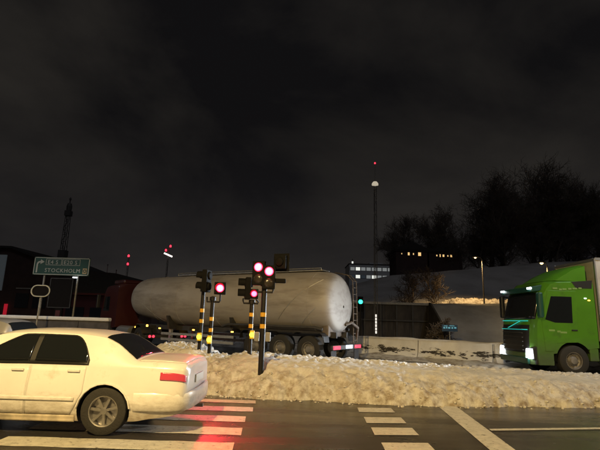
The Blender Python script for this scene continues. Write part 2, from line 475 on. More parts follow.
def thing(name, label, cat, loc=(0, 0, 0), rz=0.0, group=None):
    o = bpy.data.objects.new(name, None)
    COL.objects.link(o)
    o.empty_display_size = 0.2
    o.location = loc; o.rotation_euler = (0, 0, rz)
    return tag(o, label, cat, group)
def tag(o, label, cat, group=None):
    o['label'] = label; o['category'] = cat
    if group:
        o['group'] = group
    return o
def structure(o, label=None, cat=None):
    o['kind'] = 'structure'
    if label: o['label'] = label
    if cat: o['category'] = cat
    return o
def stuff(o):
    o['kind'] = 'stuff'
    return o
def lamp(name, kind, parent, loc, energy, color, radius=0.1, aim=None, cone=None, blend=0.5):
    d = bpy.data.lights.new(name, kind)
    d.energy = energy; d.color = color
    d.shadow_soft_size = radius
    o = bpy.data.objects.new(name, d)
    COL.objects.link(o)
    o.parent = parent; o.location = loc
    if aim is not None:
        o.rotation_euler = Vector(aim).to_track_quat('-Z', 'Y').to_euler()
    if cone:
        d.spot_size = R(cone); d.spot_blend = blend
    return o
def interp(x, xs, ys):
    if x <= xs[0]: return ys[0]
    for i in range(len(xs) - 1):
        if x <= xs[i + 1]:
            t = (x - xs[i]) / (xs[i + 1] - xs[i])
            return ys[i] + t * (ys[i + 1] - ys[i])
    return ys[-1]
def sm(t):
    t = max(0.0, min(1.0, t)); return t * t * (3 - 2 * t)
def fbm(x, y, z=0.0, o=4):
    return noise.fractal(Vector((x, y, z)), 0.9, 2.1, o)
def boolean_cut(o, cutter_mb):
    c = cutter_mb.build('cutter', [M['black'], M['black']])
    b = o.modifiers.new('cut', 'BOOLEAN'); b.operation = 'DIFFERENCE'; b.solver = 'EXACT'; b.object = c
    dg = bpy.context.evaluated_depsgraph_get()
    me = bpy.data.meshes.new_from_object(o.evaluated_get(dg))
    o.modifiers.remove(b)
    old = o.data; o.data = me
    bpy.data.objects.remove(c)
    return o
def text_mesh(s, size):
    cu = bpy.data.curves.new('txt', 'FONT'); cu.body = s; cu.size = size; cu.extrude = 0.004
    cu.space_character = 1.12; cu.align_x = 'LEFT'; cu.resolution_u = 2
    o = bpy.data.objects.new('txt', cu); COL.objects.link(o)
    dg = bpy.context.evaluated_depsgraph_get()
    me = bpy.data.meshes.new_from_object(o.evaluated_get(dg))
    bpy.data.objects.remove(o)
    return me

# ================================================================ SETTING
structure(MB().add([(-2500, -300, -0.06), (2500, -300, -0.06), (2500, 3000, -0.06), (-2500, 3000, -0.06)], [(0, 1, 2, 3)]).build('ground', M['ground']))
road = MB()
road.add([(-90, 1.3, 0), (90, 1.3, 0), (90, 27, 0), (-90, 27, 0)], [(0, 1, 2, 3)])
road = structure(road.build('road', M['asphalt']))
structure(MB().box((0, -4.7, 0.02), (180, 11.7, 0.22)).build('pavement', M['pave']))
kerb_me = MB().box((0, 0, 0), (0.98, 0.15, 0.16)).mesh('kerb_stone', M['pave'])
kerb = thing('kerb', None, None); del kerb['label']; del kerb['category']
structure(kerb)
for i in range(-6, 7):
    link_mesh('kerb_stone', kerb_me, kerb, (i * 1.0, 1.235, 0.07))

def quad(name, pts, z=0.004, m='marking'):
    return MB().add([(x, y, z) for x, y in pts], [tuple(range(len(pts)))]).build(name, M[m], road)
# pedestrian crossing
for k, (y0, y1) in enumerate([(9.17, 9.50), (8.39, 8.80), (7.57, 7.99), (6.75, 7.18), (5.92, 6.35), (5.1, 5.52), (4.28, 4.70), (3.46, 3.88), (2.64, 3.06)]):
    wob = 0.025 * math.sin(k * 2.3)
    xs = [-3.72 + 0.31 * j for j in range(11)]
    pts = [(min(x, -0.75 + wob), y0 + 0.012 * math.sin(9 * x + k)) for x in xs] + [(min(x, -0.78 + wob), y1 + 0.012 * math.cos(7 * x + k)) for x in reversed(xs)]
    quad('crossing_stripe', pts)
# cycle crossing blocks
for y0, y1 in [(8.64, 9.07), (7.76, 8.22), (6.99, 7.46), (6.17, 6.58), (5.36, 5.78), (4.54, 4.96), (3.72, 4.14)]:
    quad('cycle_crossing_block', [(1.17, y0), (1.83, y0 + 0.06), (1.84, y1 + 0.05), (1.19, y1)])
# lane line and thin edge line
quad('lane_line', [(2.30, 3.4), (2.62, 3.4), (2.93, 6.4), (3.23, 9.6), (2.86, 9.6), (2.58, 6.4)])
quad('edge_line', [(3.06, 7.46), (5.0, 7.80), (9.0, 8.35), (16.0, 9.0), (16.0, 9.13), (9.0, 8.48), (5.0, 7.92), (3.07, 7.58)], 0.008)
quad('lane_line', [(-30, 4.1), (-6.5, 4.1), (-6.5, 4.24), (-30, 4.24)])

# snow bank on the traffic island
YB = ([-5.2, -4.2, -3.2, -2.3, -1.9, 0.1, 2.1, 4.1, 6.3, 14, 40], [11.9, 11.2, 10.65, 10.35, 9.98, 9.62, 9.50, 9.62, 9.85, 10.6, 12.0])
HB = ([-4.9, -4.3, -3.6, -3.2, -2.5, -2.05, -1.72, -1.45, -1.2, 0, 2.4, 4.8, 7, 12, 30], [0, 0.45, 0.80, 0.84, 0.80, 0.66, 0.58, 0.68, 0.76, 0.72, 0.65, 0.56, 0.46, 0.40, 0.38])
PB = ([0, 0.10, 0.30, 0.60, 0.95, 1.5, 2.4, 2.9, 3.4], [0, 0.30, 0.56, 0.82, 0.95, 1.0, 0.97, 0.45, 0])
def bank_h(x, y):
    yb = interp(x, *YB) + 0.15 * fbm(x * 0.8, y * 1.3, 0) + 0.07 * fbm(x * 4, y * 5.0, 1)
    t = y - yb
    p = interp(t, *PB)
    if t <= 0 or p <= 0:
        return -0.06
    h = interp(x, *HB) * p
    crest = sm((t - 1.0) / 0.4)
    rough = 0.040 * fbm(x * 1.6, y * 2.0, 0, 3) + (0.012 + 0.045 * crest) * fbm(x * 8, y * 8, 5, 4)
    cr_ = abs(fbm(x * 3.2, y * 3.2, 11, 4))
    left = 1.0 - sm((x + 1.9) / 0.9)
    rough += left * (0.16 * (0.5 - cr_) + 0.05 * fbm(x * 11, y * 11, 7, 2)) * p
    face = max(0.0, 1.0 - abs(t - 0.35) / 0.5)
    rough += face * (0.065 * fbm(x * 9, y * 9, 2, 4) - 0.05 * abs(fbm(x * 4, y * 6, 12, 3)))
    return h + rough * min(1.0, t / 0.12) * (0.4 + 0.6 * p)
mb = MB()
xs = [-5.0 + i * 0.035 for i in range(int(15.5 / 0.035))] + [10.5 + i * 0.35 for i in range(60)]
ys = [9.2 + j * 0.035 for j in range(111)] + [13.1 + j * 0.2 for j in range(14)]
mb.grid([[(x, y, bank_h(x, y)) for x in xs] for y in ys])
bank = structure(mb.build('snow_bank', M['bank_snow'], smooth=180))
ga = bank.data.attributes.new('grit', 'FLOAT', 'POINT')
gv = []
for v in bank.data.vertices:
    t_ = v.co.y - interp(v.co.x, *YB)
    g = interp(t_ + 0.22 * fbm(v.co.x * 1.7, v.co.y * 1.7, 21), [0, 0.30, 0.60, 1.2, 1.6], [1.0, 0.85, 0.30, 0.16, 0.10])
    g = max(g, (1 - sm((v.co.x + 2.1) / 0.9)) * 0.55, math.exp(-((v.co.x + 1.75) / 0.35) ** 2) * 0.9)
    gv.append(g)
ga.data.foreach_set('value', gv)
# loose ploughed lumps along the bank
mb = MB()
ico = bmesh.new(); bmesh.ops.create_icosphere(ico, subdivisions=1, radius=1.0)
iv = [v.co.copy() for v in ico.verts]; ifc = [tuple(v.index for v in f.verts) for f in ico.faces]; ico.free()
for k in range(420):
    x = random.uniform(-4.0, 11.0)
    t = random.choice([random.uniform(-0.25, 0.10), random.uniform(-0.1, 0.12), random.uniform(0.05, 0.6), random.uniform(1.2, 1.7)])
    y = interp(x, *YB) + t
    r = random.uniform(0.012, 0.045) * (1.0 if x > -1.9 else 1.7)
    z = max(0.0, bank_h(x, y)) + r * 0.25
    q = Matrix.Rotation(random.uniform(0, 6), 3, 'Z') @ Matrix.Diagonal((1, random.uniform(.6, 1), random.uniform(.5, .8)))
    mb.add([Vector((x, y, z)) + q @ (v * r * random.uniform(0.75, 1.2)) for v in iv], ifc)
stuff(mb.build('snow_clods', M['bank_clod'], smooth=60)); 
# thin slush along the far roadway edge
mb = MB()
def slush_h(x, y):
    e = min(1.0, (y - 13.4) / 0.5, (15.0 - y) / 0.6)
    return -0.03 + max(0, e) * (0.05 + 0.06 * fbm(x * 1.3, y * 1.6, 3))
mb.grid([[(x, y, slush_h(x, y)) for x in [-5 + i * 0.2 for i in range(150)]] for y in [13.4 + j * 0.1 for j in range(17)]])
structure(mb.build('slush_strip', M['clean_snow'], smooth=180))

# settled snow behind the barrier, embankment beside the retaining wall, hill
def verge_h(x, y):
    return 0.05 + 0.35 * sm((y - 25) / 6) + 0.05 * fbm(x * 0.6, y * 0.6, 2)
mb = MB()
mb.grid([[(x, y, verge_h(x, y) if y > 27.01 else -0.04) for x in [-22 + i * 0.6 for i in range(110)]] for y in [27.0, 27.02] + [27.4 + j * 0.4 for j in range(13)]])
structure(mb.build('snow_verge', M['clean_snow'], smooth=180))
def emb_h(x, y):
    return 0.35 + 2.7 * interp(y, [26.8, 27.6, 31.6, 33.4, 50], [0, 0.10, 0.93, 1.0, 1.06]) + 0.06 * fbm(x * 0.7, y * 0.7, 6) + 0.02 * (x - 9)
mb = MB()
ex = [9.22 + i * 0.5 for i in range(90)]
ey = [26.8 + j * 0.3 for j in range(28)] + [35.5 + j * 1.0 for j in range(14)]
mb.grid([[(x, y, emb_h(x, y)) for x in ex] for y in ey])
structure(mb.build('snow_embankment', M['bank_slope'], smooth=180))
def hill_h(x, y):
    top = interp(x, [-60, -8, 6, 14, 41, 90, 200], [0.2, 0.6, 6.6, 9.0, 12.3, 15, 17])
    return min(3.0, top * 0.33) + (top - min(3.0, top * 0.33)) * sm((y - 46) / 30) + 0.25 * fbm(x * 0.12, y * 0.12, 4) - (0.6 if y < 47 else 0)
mb = MB()
mb.grid([[(x, y, hill_h(x, y)) for x in [-60 + i * 2.5 for i in range(105)]] for y in [46 + j * 2.0 for j in range(45)]])
structure(mb.build('hill', M['hill_snow'], smooth=180))

# ================================================================ WHEELS
def tyre_mesh(r, w, rim_r):
    p = [(rim_r, -w / 2), (r * 0.90, -w / 2 * 1.04), (r * 0.975, -w / 2 * 0.92), (r, -w / 2 * 0.72), (r, w / 2 * 0.72), (r * 0.975, w / 2 * 0.92), (r * 0.90, w / 2 * 1.04), (rim_r, w / 2)]
    return MB().lathe(p, (0, 0, 0), 'Y', 36, close=True).mesh('tyre', M['rubber'], smooth=40)
def rim_mesh(rr, w, spokes, m):
    mb = MB()
    mb.lathe([(rr, -w / 2), (rr, w / 2), (rr * 0.93, w / 2 - 0.005), (rr * 0.90, w / 2 - 0.04), (rr * 0.90, -w / 2)], (0, 0, 0), 'Y', 36, close=True)
    mb.lathe([(0.001, w * 0.05), (rr * 0.91, w * 0.05), (rr * 0.91, w * 0.0), (0.001, 0.0)], (0, 0, 0), 'Y', 24)
    mb.lathe([(rr * 0.26, w * 0.05), (rr * 0.22, w * 0.40), (rr * 0.10, w * 0.43), (0.002, w * 0.43)], (0, 0, 0), 'Y', 20)
    for k in range(spokes):
        a = 2 * math.pi * k / spokes
        ca, sa = math.cos(a), math.sin(a)
        mb.box((ca * rr * 0.56, w * 0.30, sa * rr * 0.56), (rr * 0.74, w * 0.16, rr * 0.17), ry=-a)
    return mb.mesh('rim', m, smooth=30)
CAR_TYRE, CAR_RIM = tyre_mesh(0.312, 0.20, 0.20), rim_mesh(0.20, 0.19, 7, M['alloy'])
TRK_TYRE = tyre_mesh(0.51, 0.34, 0.29)
TRK_RIM = MB()
TRK_RIM.lathe([(0.29, -0.16), (0.29, 0.15), (0.265, 0.15), (0.25, 0.06), (0.20, 0.03), (0.16, 0.09), (0.13, 0.12), (0.11, 0.16), (0.002, 0.165)], (0, 0, 0), 'Y', 28)
for k in range(10):
    a = 2 * math.pi * k / 10
    TRK_RIM.cyl((0.205 * math.cos(a), 0.02, 0.205 * math.sin(a)), (0.205 * math.cos(a), 0.075, 0.205 * math.sin(a)), 0.018, n=6)
TRK_RIM = TRK_RIM.mesh('rim', M['steel_rim'], smooth=35)
def wheel(parent, loc, side, big=False):
    """side +1: outer face towards +y"""
    ty, ri = (TRK_TYRE, TRK_RIM) if big else (CAR_TYRE, CAR_RIM)
    w = bpy.data.objects.new('wheel', None); COL.objects.link(w)
    w.parent = parent; w.location = loc; w.rotation_euler = (0, random.uniform(0, 1), 0 if side > 0 else math.pi)
    link_mesh('tyre', ty, w); link_mesh('rim', ri, w)
    return w

# ================================================================ CARS
def catmull(P, t):
    n = len(P) - 1
    i = min(int(t), n - 1); u = t - i
    p0, p1, p2, p3 = P[max(i - 1, 0)], P[i], P[i + 1], P[min(i + 2, n)]
    return tuple(0.5 * (2 * b + (c - a) * u + (2 * a - 5 * b + 4 * c - d) * u * u + (-a + 3 * b - 3 * c + d) * u ** 3) for a, b, c, d in zip(p0, p1, p2, p3))
class CarShape:
    def __init__(s, st):
        s.st = st
    def row(s, x):
        st = s.st
        x = max(st[0][0], min(st[-1][0], x))
        for i in range(len(st) - 1):
            if x <= st[i + 1][0]:
                break
        a, b = st[i], st[i + 1]
        t = (x - a[0]) / (b[0] - a[0])
        # monotone-ish cubic between stations
        out = []
        for k in range(1, len(a)):
            d = (b[k] - a[k]) / (b[0] - a[0])
            dp = (a[k] - st[i - 1][k]) / (a[0] - st[i - 1][0]) if i > 0 else d
            dn = (st[i + 2][k] - b[k]) / (st[i + 2][0] - b[0]) if i + 2 < len(st) else d
            m0 = 0 if dp * d <= 0 else 2 * dp * d / (dp + d)
            m1 = 0 if dn * d <= 0 else 2 * dn * d / (dn + d)
            h = b[0] - a[0]
            out.append((2 * t**3 - 3 * t * t + 1) * a[k] + (t**3 - 2 * t * t + t) * h * m0 + (-2 * t**3 + 3 * t * t) * b[k] + (t**3 - t * t) * h * m1)
        return out
    def pt(s, x, v, off=0.0):
        """v: 0 bottom centre .. 7 top centre; 2 sill, 3 mid, 4 belt, 5 roof edge"""
        def base(x, v):
            zb, ws, wm, zl, wb, ze, we, zt = s.row(x)
            P = [(0, zb), (ws * 0.88, zb), (ws, zb + 0.06), (wm, 0.56 if zl > 0.7 else 0.5), (wb, zl), (we, ze), (we * 0.72, zt - 0.014), (0, zt)]
            if 4 <= v <= 5:
                u = v - 4
                q = tuple(a + (b - a) * u for a, b in zip(P[4], P[5]))
                bul = 0.018 * 4 * u * (1 - u)
                q = (q[0] + bul, q[1] + bul * 0.3)
            elif v < 4:
                q = catmull(P[:5], v)
            else:
                q = catmull(P[5:], v - 5)
            return Vector((x, q[0], q[1]))
        p = base(x, v)
        if off:
            e = 0.01
            du = base(min(x + e, s.st[-1][0]), v) - base(max(x - e, s.st[0][0]), v)
            dv = base(x, min(v + e, 7)) - base(x, max(v - e, 0))
            nrm = dv.cross(du)
            if nrm.length > 1e-9:
                nrm.normalize()
                if nrm.y < 0 and v < 6: nrm = -nrm
                if v >= 6 and nrm.z < 0: nrm = -nrm
                p = p + nrm * off
        return p
    def body(s, parent, paint, wheel_x, arch):
        mb = MB()
        x0, x1 = s.st[0][0], s.st[-1][0]
        xs_ = sorted(set([x0, x0 + .015, x0 + .04, x0 + .07] + [x0 + .1 + i * 0.05 for i in range(int((x1 - x0 - .15) / .05))] + [x1 - .07, x1 - .04, x1 - .015, x1]))
        vs_ = [0, 0.6, 1, 1.4, 1.7, 2, 2.3, 2.6, 3, 3.3, 3.6, 3.8, 3.92, 4, 4.08, 4.3, 4.55, 4.8, 5, 5.15, 5.35, 5.65, 6, 6.5, 7]
        rows = []
        for x in xs_:
            half = [s.pt(x, v) for v in vs_]
            rows.append(half + [Vector((p.x, -p.y, p.z)) for p in reversed(half[1:-1])])
        mb.grid(rows, closed_u=True)
        n = len(rows[0])
        mb.f.append(tuple(range(n - 1, -1, -1))); mb.mi.append(0)
        mb.f.append(tuple(range((len(rows) - 1) * n, len(rows) * n))); mb.mi.append(0)
        o = mb.build('body', [paint, M['black']], None, smooth=None)
        for wx in wheel_x:
            for sd in (1, -1):
                c = MB().cyl((wx, sd * 0.50, 0.31), (wx, sd * 1.2, 0.31), arch, n=40)
                c.mi = [1] * len(c.f)
                boolean_cut(o, c)
        o.data.polygons.foreach_set('use_smooth', [True] * len(o.data.polygons))
        o.data.set_sharp_from_angle(angle=R(28))
        o.parent = parent
        return o
    def patch(s, name, m, parent, xa, xb, lo, hi, off, nx=26, nv=7, side=1, both=False):
        """strip of the surface between v=lo(x) and v=hi(x), lifted by off"""
        rows = []
        for i in range(nx + 1):
            x = xa + (xb - xa) * i / nx
            a, b = lo(x), hi(x)
            rows.append([s.pt(x, a + (b - a) * j / nv, off) for j in range(nv + 1)])
        if both:
            rows = [r + [Vector((p.x, -p.y, p.z)) for p in reversed(r[:-1])] for r in rows]
        elif side < 0:
            rows = [[Vector((p.x, -p.y, p.z)) for p in r] for r in rows]
        mb = MB().grid(rows)
        o = mb.build(name, m, parent, smooth=60)
        sd = o.modifiers.new('thick', 'SOLIDIFY'); sd.thickness = 0.006; sd.offset = 0
        return o

def make_car(name, label, loc, st, paint, wheel_x, win_a, win_b, win_c, glass_r, glass_f, tail, estate=False):
    t = thing(name, label, 'car', loc, math.pi)
    S = CarShape(st)
    S.body(t, paint, wheel_x, 0.355)
    for sd in (1, -1):
        # trim shape behind the side glass and the panes
        hi_r = lambda x: 4.90 - 0.62 * max(0.0, 1 - (x - win_a) / 0.30) ** 2.2
        hi_f = lambda x: 4.90 - 0.80 * max(0.0, (x - (win_c - 0.62)) / 0.62) ** 1.2
        S.patch('window_trim', M['black'], t, win_a - 0.03, win_c + 0.05, lambda x: 4.02, lambda x: min(hi_r(x), hi_f(x)) + 0.05, 0.004, side=sd, nx=40)
        S.patch('window', M['glass'], t, win_a, win_b - 0.035, lambda x: 4.10, hi_r, 0.010, side=sd)
        S.patch('window', M['glass'], t, win_b + 0.035, win_c, lambda x: 4.10, lambda x: max(4.12, hi_f(x)), 0.010, side=sd)
        d = S.patch('door', paint, t, wheel_x[0] + 0.30, win_b - 0.006, lambda x: 2.05 + 0.95 * max(0, 1 - (x - wheel_x[0] - 0.30) / 0.16), lambda x: 3.95, 0.005, side=sd)
        hp = S.pt(wheel_x[0] + 0.46, 3.72, 0.02)
        MB().box((hp.x, sd * hp.y, hp.z), (0.17, 0.03, 0.032)).build('door_handle', paint, d, bevel=0.008)
        d = S.patch('door', paint, t, win_b + 0.006, win_c + 0.12, lambda x: 2.05, lambda x: 3.95, 0.005, side=sd)
        hp = S.pt(win_b + 0.16, 3.72, 0.02)
        MB().box((hp.x, sd * hp.y, hp.z), (0.17, 0.03, 0.032)).build('door_handle', paint, d, bevel=0.008)
        S.patch('side_moulding', paint, t, wheel_x[0] + 0.40, wheel_x[1] - 0.40, lambda x: 2.66, lambda x: 2.80, 0.016, side=sd, nv=3)
        S.patch('rubbing_strip', M['sill_dirty'] if not estate else M['black'], t, wheel_x[0] + 0.38, wheel_x[1] - 0.38, lambda x: 1.35, lambda x: 2.12, 0.012, side=sd)
        mp_ = S.pt(win_c - 0.02, 4.22, 0.10)
        MB().box((mp_.x, sd * mp_.y, mp_.z), (0.10, 0.20, 0.13)).build('mirror', paint, t, bevel=0.035)
        tl = S.patch('tail_light', M['car_tail'], t, tail[0], tail[1], lambda x: tail[2], lambda x: tail[3], 0.012, side=sd, nx=12)
        S.patch('headlight', M['glass'], t, st[-1][0] - 0.30, st[-1][0] - 0.03, lambda x: 3.4, lambda x: 3.95, 0.01, side=sd, nx=10)
        # rear and front arch edge
        for wx in wheel_x:
            arc = [(wx + 0.362 * math.cos(a), sd * (S.pt(wx + 0.362 * math.cos(a), 2.7).y + 0.008), 0.31 + 0.362 * math.sin(a)) for a in [R(8 + 16.4 * i) for i in range(11)]]
            MB().tube(arc, 0.014, 5).build('arch_lip', paint, t, smooth=60)
            wheel(t, (wx, sd * 0.735, 0.312), sd)
    S.patch('rear_window', M['glass'], t, glass_r[0], glass_r[1], lambda x: 5.18, lambda x: 7.0, 0.006, both=True)
    S.patch('windscreen', M['glass'], t, glass_f[0], glass_f[1], lambda x: 5.12, lambda x: 7.0, 0.006, both=True)
    def sweep(path, w, h, z):
        rows = []
        for i, (x, y) in enumerate(path):
            p0, p1 = Vector(path[max(i - 1, 0)]), Vector(path[min(i + 1, len(path) - 1)])
            d = (p1 - p0).normalized(); nx_, ny_ = d.y, -d.x
            rows.append([(x + nx_ * a_ * w, y + ny_ * a_ * w, z + b_ * h) for a_, b_ in ((0, .5), (.55, .5), (.9, .40), (1, .2), (1, -.15), (.85, -.4), (.5, -.5), (0, -.5))])
        m_ = MB().grid(rows, closed_u=True); k = len(rows) - 1
        m_.f += [tuple(range(7, -1, -1)), tuple(range(k * 8, k * 8 + 8))]; m_.mi += [0, 0]
        return m_
    rear = [(wheel_x[0] - 0.40, 0.825), (0.45, 0.822), (0.25, 0.80), (0.12, 0.765), (0.04, 0.69), (0.0, 0.58), (-0.02, 0.35), (-0.03, 0.0)]
    rear = [(x, -y) for x, y in rear] + [(x, y) for x, y in reversed(rear[:-1])]
    sweep([(x, y) for x, y in reversed(rear)], 0.045, 0.24, 0.45).build('rear_bumper', paint, t, smooth=45)
    zb = 0.46
    if not estate:
        S.patch('boot_lid', paint, t, 0.05, 0.70, lambda x: 5.22, lambda x: 7.0, 0.004, both=True)
        fp = S.pt(0.72, 3.62, 0.006)
        MB().lathe([(0.085, -0.004), (0.085, 0.004), (0.002, 0.006)], (fp.x, -fp.y, fp.z), 'Y', 20).build('fuel_flap', paint, t)
    MB().box((-0.012, 0, 0.70), (0.02, 0.52, 0.115)).build('number_plate', M['sign_white'], t, bevel=0.004)
    f = MB(); L = st[-1][0]
    f.tube([(L - 0.32, 0.80, zb), (L - 0.10, 0.72, zb), (L + 0.01, 0.5, zb), (L + 0.03, 0.0, zb), (L + 0.01, -0.5, zb), (L - 0.10, -0.72, zb), (L - 0.32, -0.80, zb)], 0.06, 8)
    f.build('front_bumper', paint, t, smooth=50)
    MB().cyl((0.25, -0.35, 0.22), (-0.03, -0.35, 0.22), 0.028, n=10).build('exhaust_pipe', M['steel_rim'], t)
    return t
#        x     zb   ws   wm   zbelt wb   zedge wedge ztop
SEDAN = [(0.00, .34, .60, .68, .78, .64, .88, .58, .91), (0.05, .30, .70, .77, .84, .73, .935, .65, .96), (0.20, .25, .77, .83, .87, .785, .955, .69, .985),
         (0.50, .21, .80, .85, .88, .80, .965, .70, 1.0), (0.70, .18, .81, .855, .885, .80, .965, .71, 1.0), (0.84, .18, .82, .855, .885, .80, 1.04, .67, 1.08),
         (1.06, .17, .82, .855, .885, .80, 1.185, .62, 1.225), (1.28, .17, .82, .855, .89, .80, 1.27, .595, 1.315), (1.68, .17, .82, .855, .89, .80, 1.308, .58, 1.362),
         (2.20, .17, .82, .855, .89, .80, 1.315, .58, 1.372), (2.55, .17, .82, .855, .885, .80, 1.30, .58, 1.355), (2.78, .17, .82, .855, .885, .80, 1.265, .59, 1.315),
         (3.08, .17, .82, .855, .88, .80, 1.10, .645, 1.13), (3.32, .17, .81, .85, .87, .795, .955, .71, .98), (3.55, .18, .81, .845, .84, .785, .90, .70, .93),
         (3.90, .19, .79, .83, .80, .765, .85, .68, .88), (4.20, .20, .74, .78, .74, .71, .78, .63, .80), (4.35, .24, .66, .70, .69, .64, .71, .56, .73), (4.42, .30, .55, .60, .62, .55, .64, .48, .65)]
make_car('white_sedan', 'dirty white four-door sedan passing close by over the zebra crossing', (-1.50, 7.32, 0), SEDAN, M['paint_white'], (1.09, 3.62), 1.40, 2.16, 3.02,
         (0.75, 1.24), (2.84, 3.26), (0.03, 0.36, 3.50, 3.80))
HATCH = [(0.00, .34, .62, .70, .80, .66, .98, .56, 1.00), (0.05, .30, .72, .78, .86, .74, 1.16, .58, 1.19), (0.16, .25, .78, .83, .88, .79, 1.29, .585, 1.33), (0.40, .21, .80, .85, .89, .80, 1.35, .59, 1.40),
         (0.85, .18, .81, .855, .89, .80, 1.37, .59, 1.43), (1.6, .17, .82, .855, .895, .80, 1.375, .59, 1.44), (2.15, .17, .82, .855, .89, .80, 1.355, .59, 1.41), (2.40, .17, .82, .855, .885, .80, 1.28, .60, 1.33),
         (2.80, .17, .82, .855, .88, .80, 1.08, .66, 1.11), (3.05, .17, .81, .85, .87, .795, .96, .71, .985), (3.5, .18, .80, .84, .83, .78, .89, .70, .92), (3.9, .2, .74, .78, .76, .71, .80, .63, .83), (4.12, .24, .62, .66, .68, .60, .71, .52, .73)]
make_car('silver_hatchback', 'silver hatchback on the far lane, mostly hidden behind the white sedan', (-7.1, 12.2, 0), HATCH, M['paint_silver'], (0.80, 3.35), 0.62, 1.62, 2.62,
         (0.03, 0.16), (2.45, 3.0), (0.02, 0.14, 3.5, 3.98), True)

# ================================================================ TANKER
TH = math.atan2(0.53, -0.848)
tk = thing('tank_semi_trailer', 'pale silo tank semi-trailer with rear ladder behind the red signals', 'tanker', (1.95, 18.1, 0), TH)
PROF = [(0.14, 2.16, .05), (0.15, 2.17, .45), (0.20, 2.20, .86), (0.32, 2.26, 1.07), (0.60, 2.32, 1.19), (1.15, 2.345, 1.23), (1.8, 2.35, 1.235), (4.5, 2.35, 1.235), (8.3, 2.35, 1.235), (9.2, 2.37, 1.21),
        (10.2, 2.44, 1.13), (11.0, 2.50, 1.06), (11.65, 2.51, 0.98), (11.98, 2.47, 0.84), (12.12, 2.42, 0.52), (12.16, 2.40, .05)]
mb = MB(); rows = []
for i in range((len(PROF) - 1) * 4 + 1):
    s_, c_, r_ = catmull(PROF, i / 4)
    r_ = max(0.01, r_)
    rows.append([(s_, r_ * math.cos(2 * math.pi * k / 56), c_ + r_ * math.sin(2 * math.pi * k / 56)) for k in range(56)])
mb.grid(rows, closed_u=True)
mb.build('tank', M['tank'], tk, smooth=180)
def tank_r(s):
    xs_, cs, rs = zip(*PROF)
    return interp(s, xs_, cs), interp(s, xs_, rs)
for s_ in (1.15, 3.6, 6.0, 8.35, 10.2):
    c_, r_ = tank_r(s_)
    MB().lathe([(r_ - 0.02, -0.035), (r_ + 0.012, -0.03), (r_ + 0.012, 0.03), (r_ - 0.02, 0.035)], (s_, 0, c_), 'X', 56, close=True).build('weld_band', M['tank'], tk, smooth=40)
# hopper seams running diagonally over the near flank
for pts in ([(0.75, -0.25), (1.6, -0.95)], [(0.62, 0.85), (1.5, 0.25), (2.6, -0.75)], [(10.9, -0.3), (9.6, -1.1)]):
    path = []
    for i in range(13):
        f = i / 12 * (len(pts) - 1); j = min(int(f), len(pts) - 2); u = f - j
        s_ = pts[j][0] + (pts[j + 1][0] - pts[j][0]) * u; h = pts[j][1] + (pts[j + 1][1] - pts[j][1]) * u
        c_, r_ = tank_r(s_); h = max(-r_ * 0.98, min(r_ * 0.98, h))
        path.append((s_, math.sqrt(r_ * r_ - h * h) + 0.004, c_ + h))
    MB().tube(path, 0.014, 5).build('hopper_seam', M['galv'], tk, smooth=60)
# walkway and hatches on top
MB().box((5.1, 0, 3.615), (8.3, 0.62, 0.045)).build('walkway', M['galv'], tk)
for s_ in (2.2, 5.0, 7.8):
    MB().lathe([(0.27, -0.06), (0.27, 0.05), (0.24, 0.10), (0.05, 0.13), (0.002, 0.13)], (s_, -0.62, 3.46), 'Z', 20).build('hatch', M['galv'], tk, smooth=40)
mb = MB()
mb.tube([(9.2, 0.33, 3.60), (9.2, 0.33, 3.70), (1.0, 0.33, 3.70), (1.0, 0.33, 3.60)], 0.018, 6)
mb.build('handrail', M['galv'], tk)
# ladder at the back
lad = MB()
for y in (-0.75, -1.10):
    lad.tube([(0.95, y, 3.62), (0.35, y, 3.50), (0.10, y, 3.25), (0.06, y, 2.0), (0.06, y, 0.75)], 0.022, 6)
lad = lad.build('ladder', M['old_steel'], tk)
for k in range(10):
    MB().tube([(0.075, -0.75, 0.85 + k * 0.265), (0.075, -1.10, 0.85 + k * 0.265)], 0.016, 5).build('rung', M['old_steel'], lad)
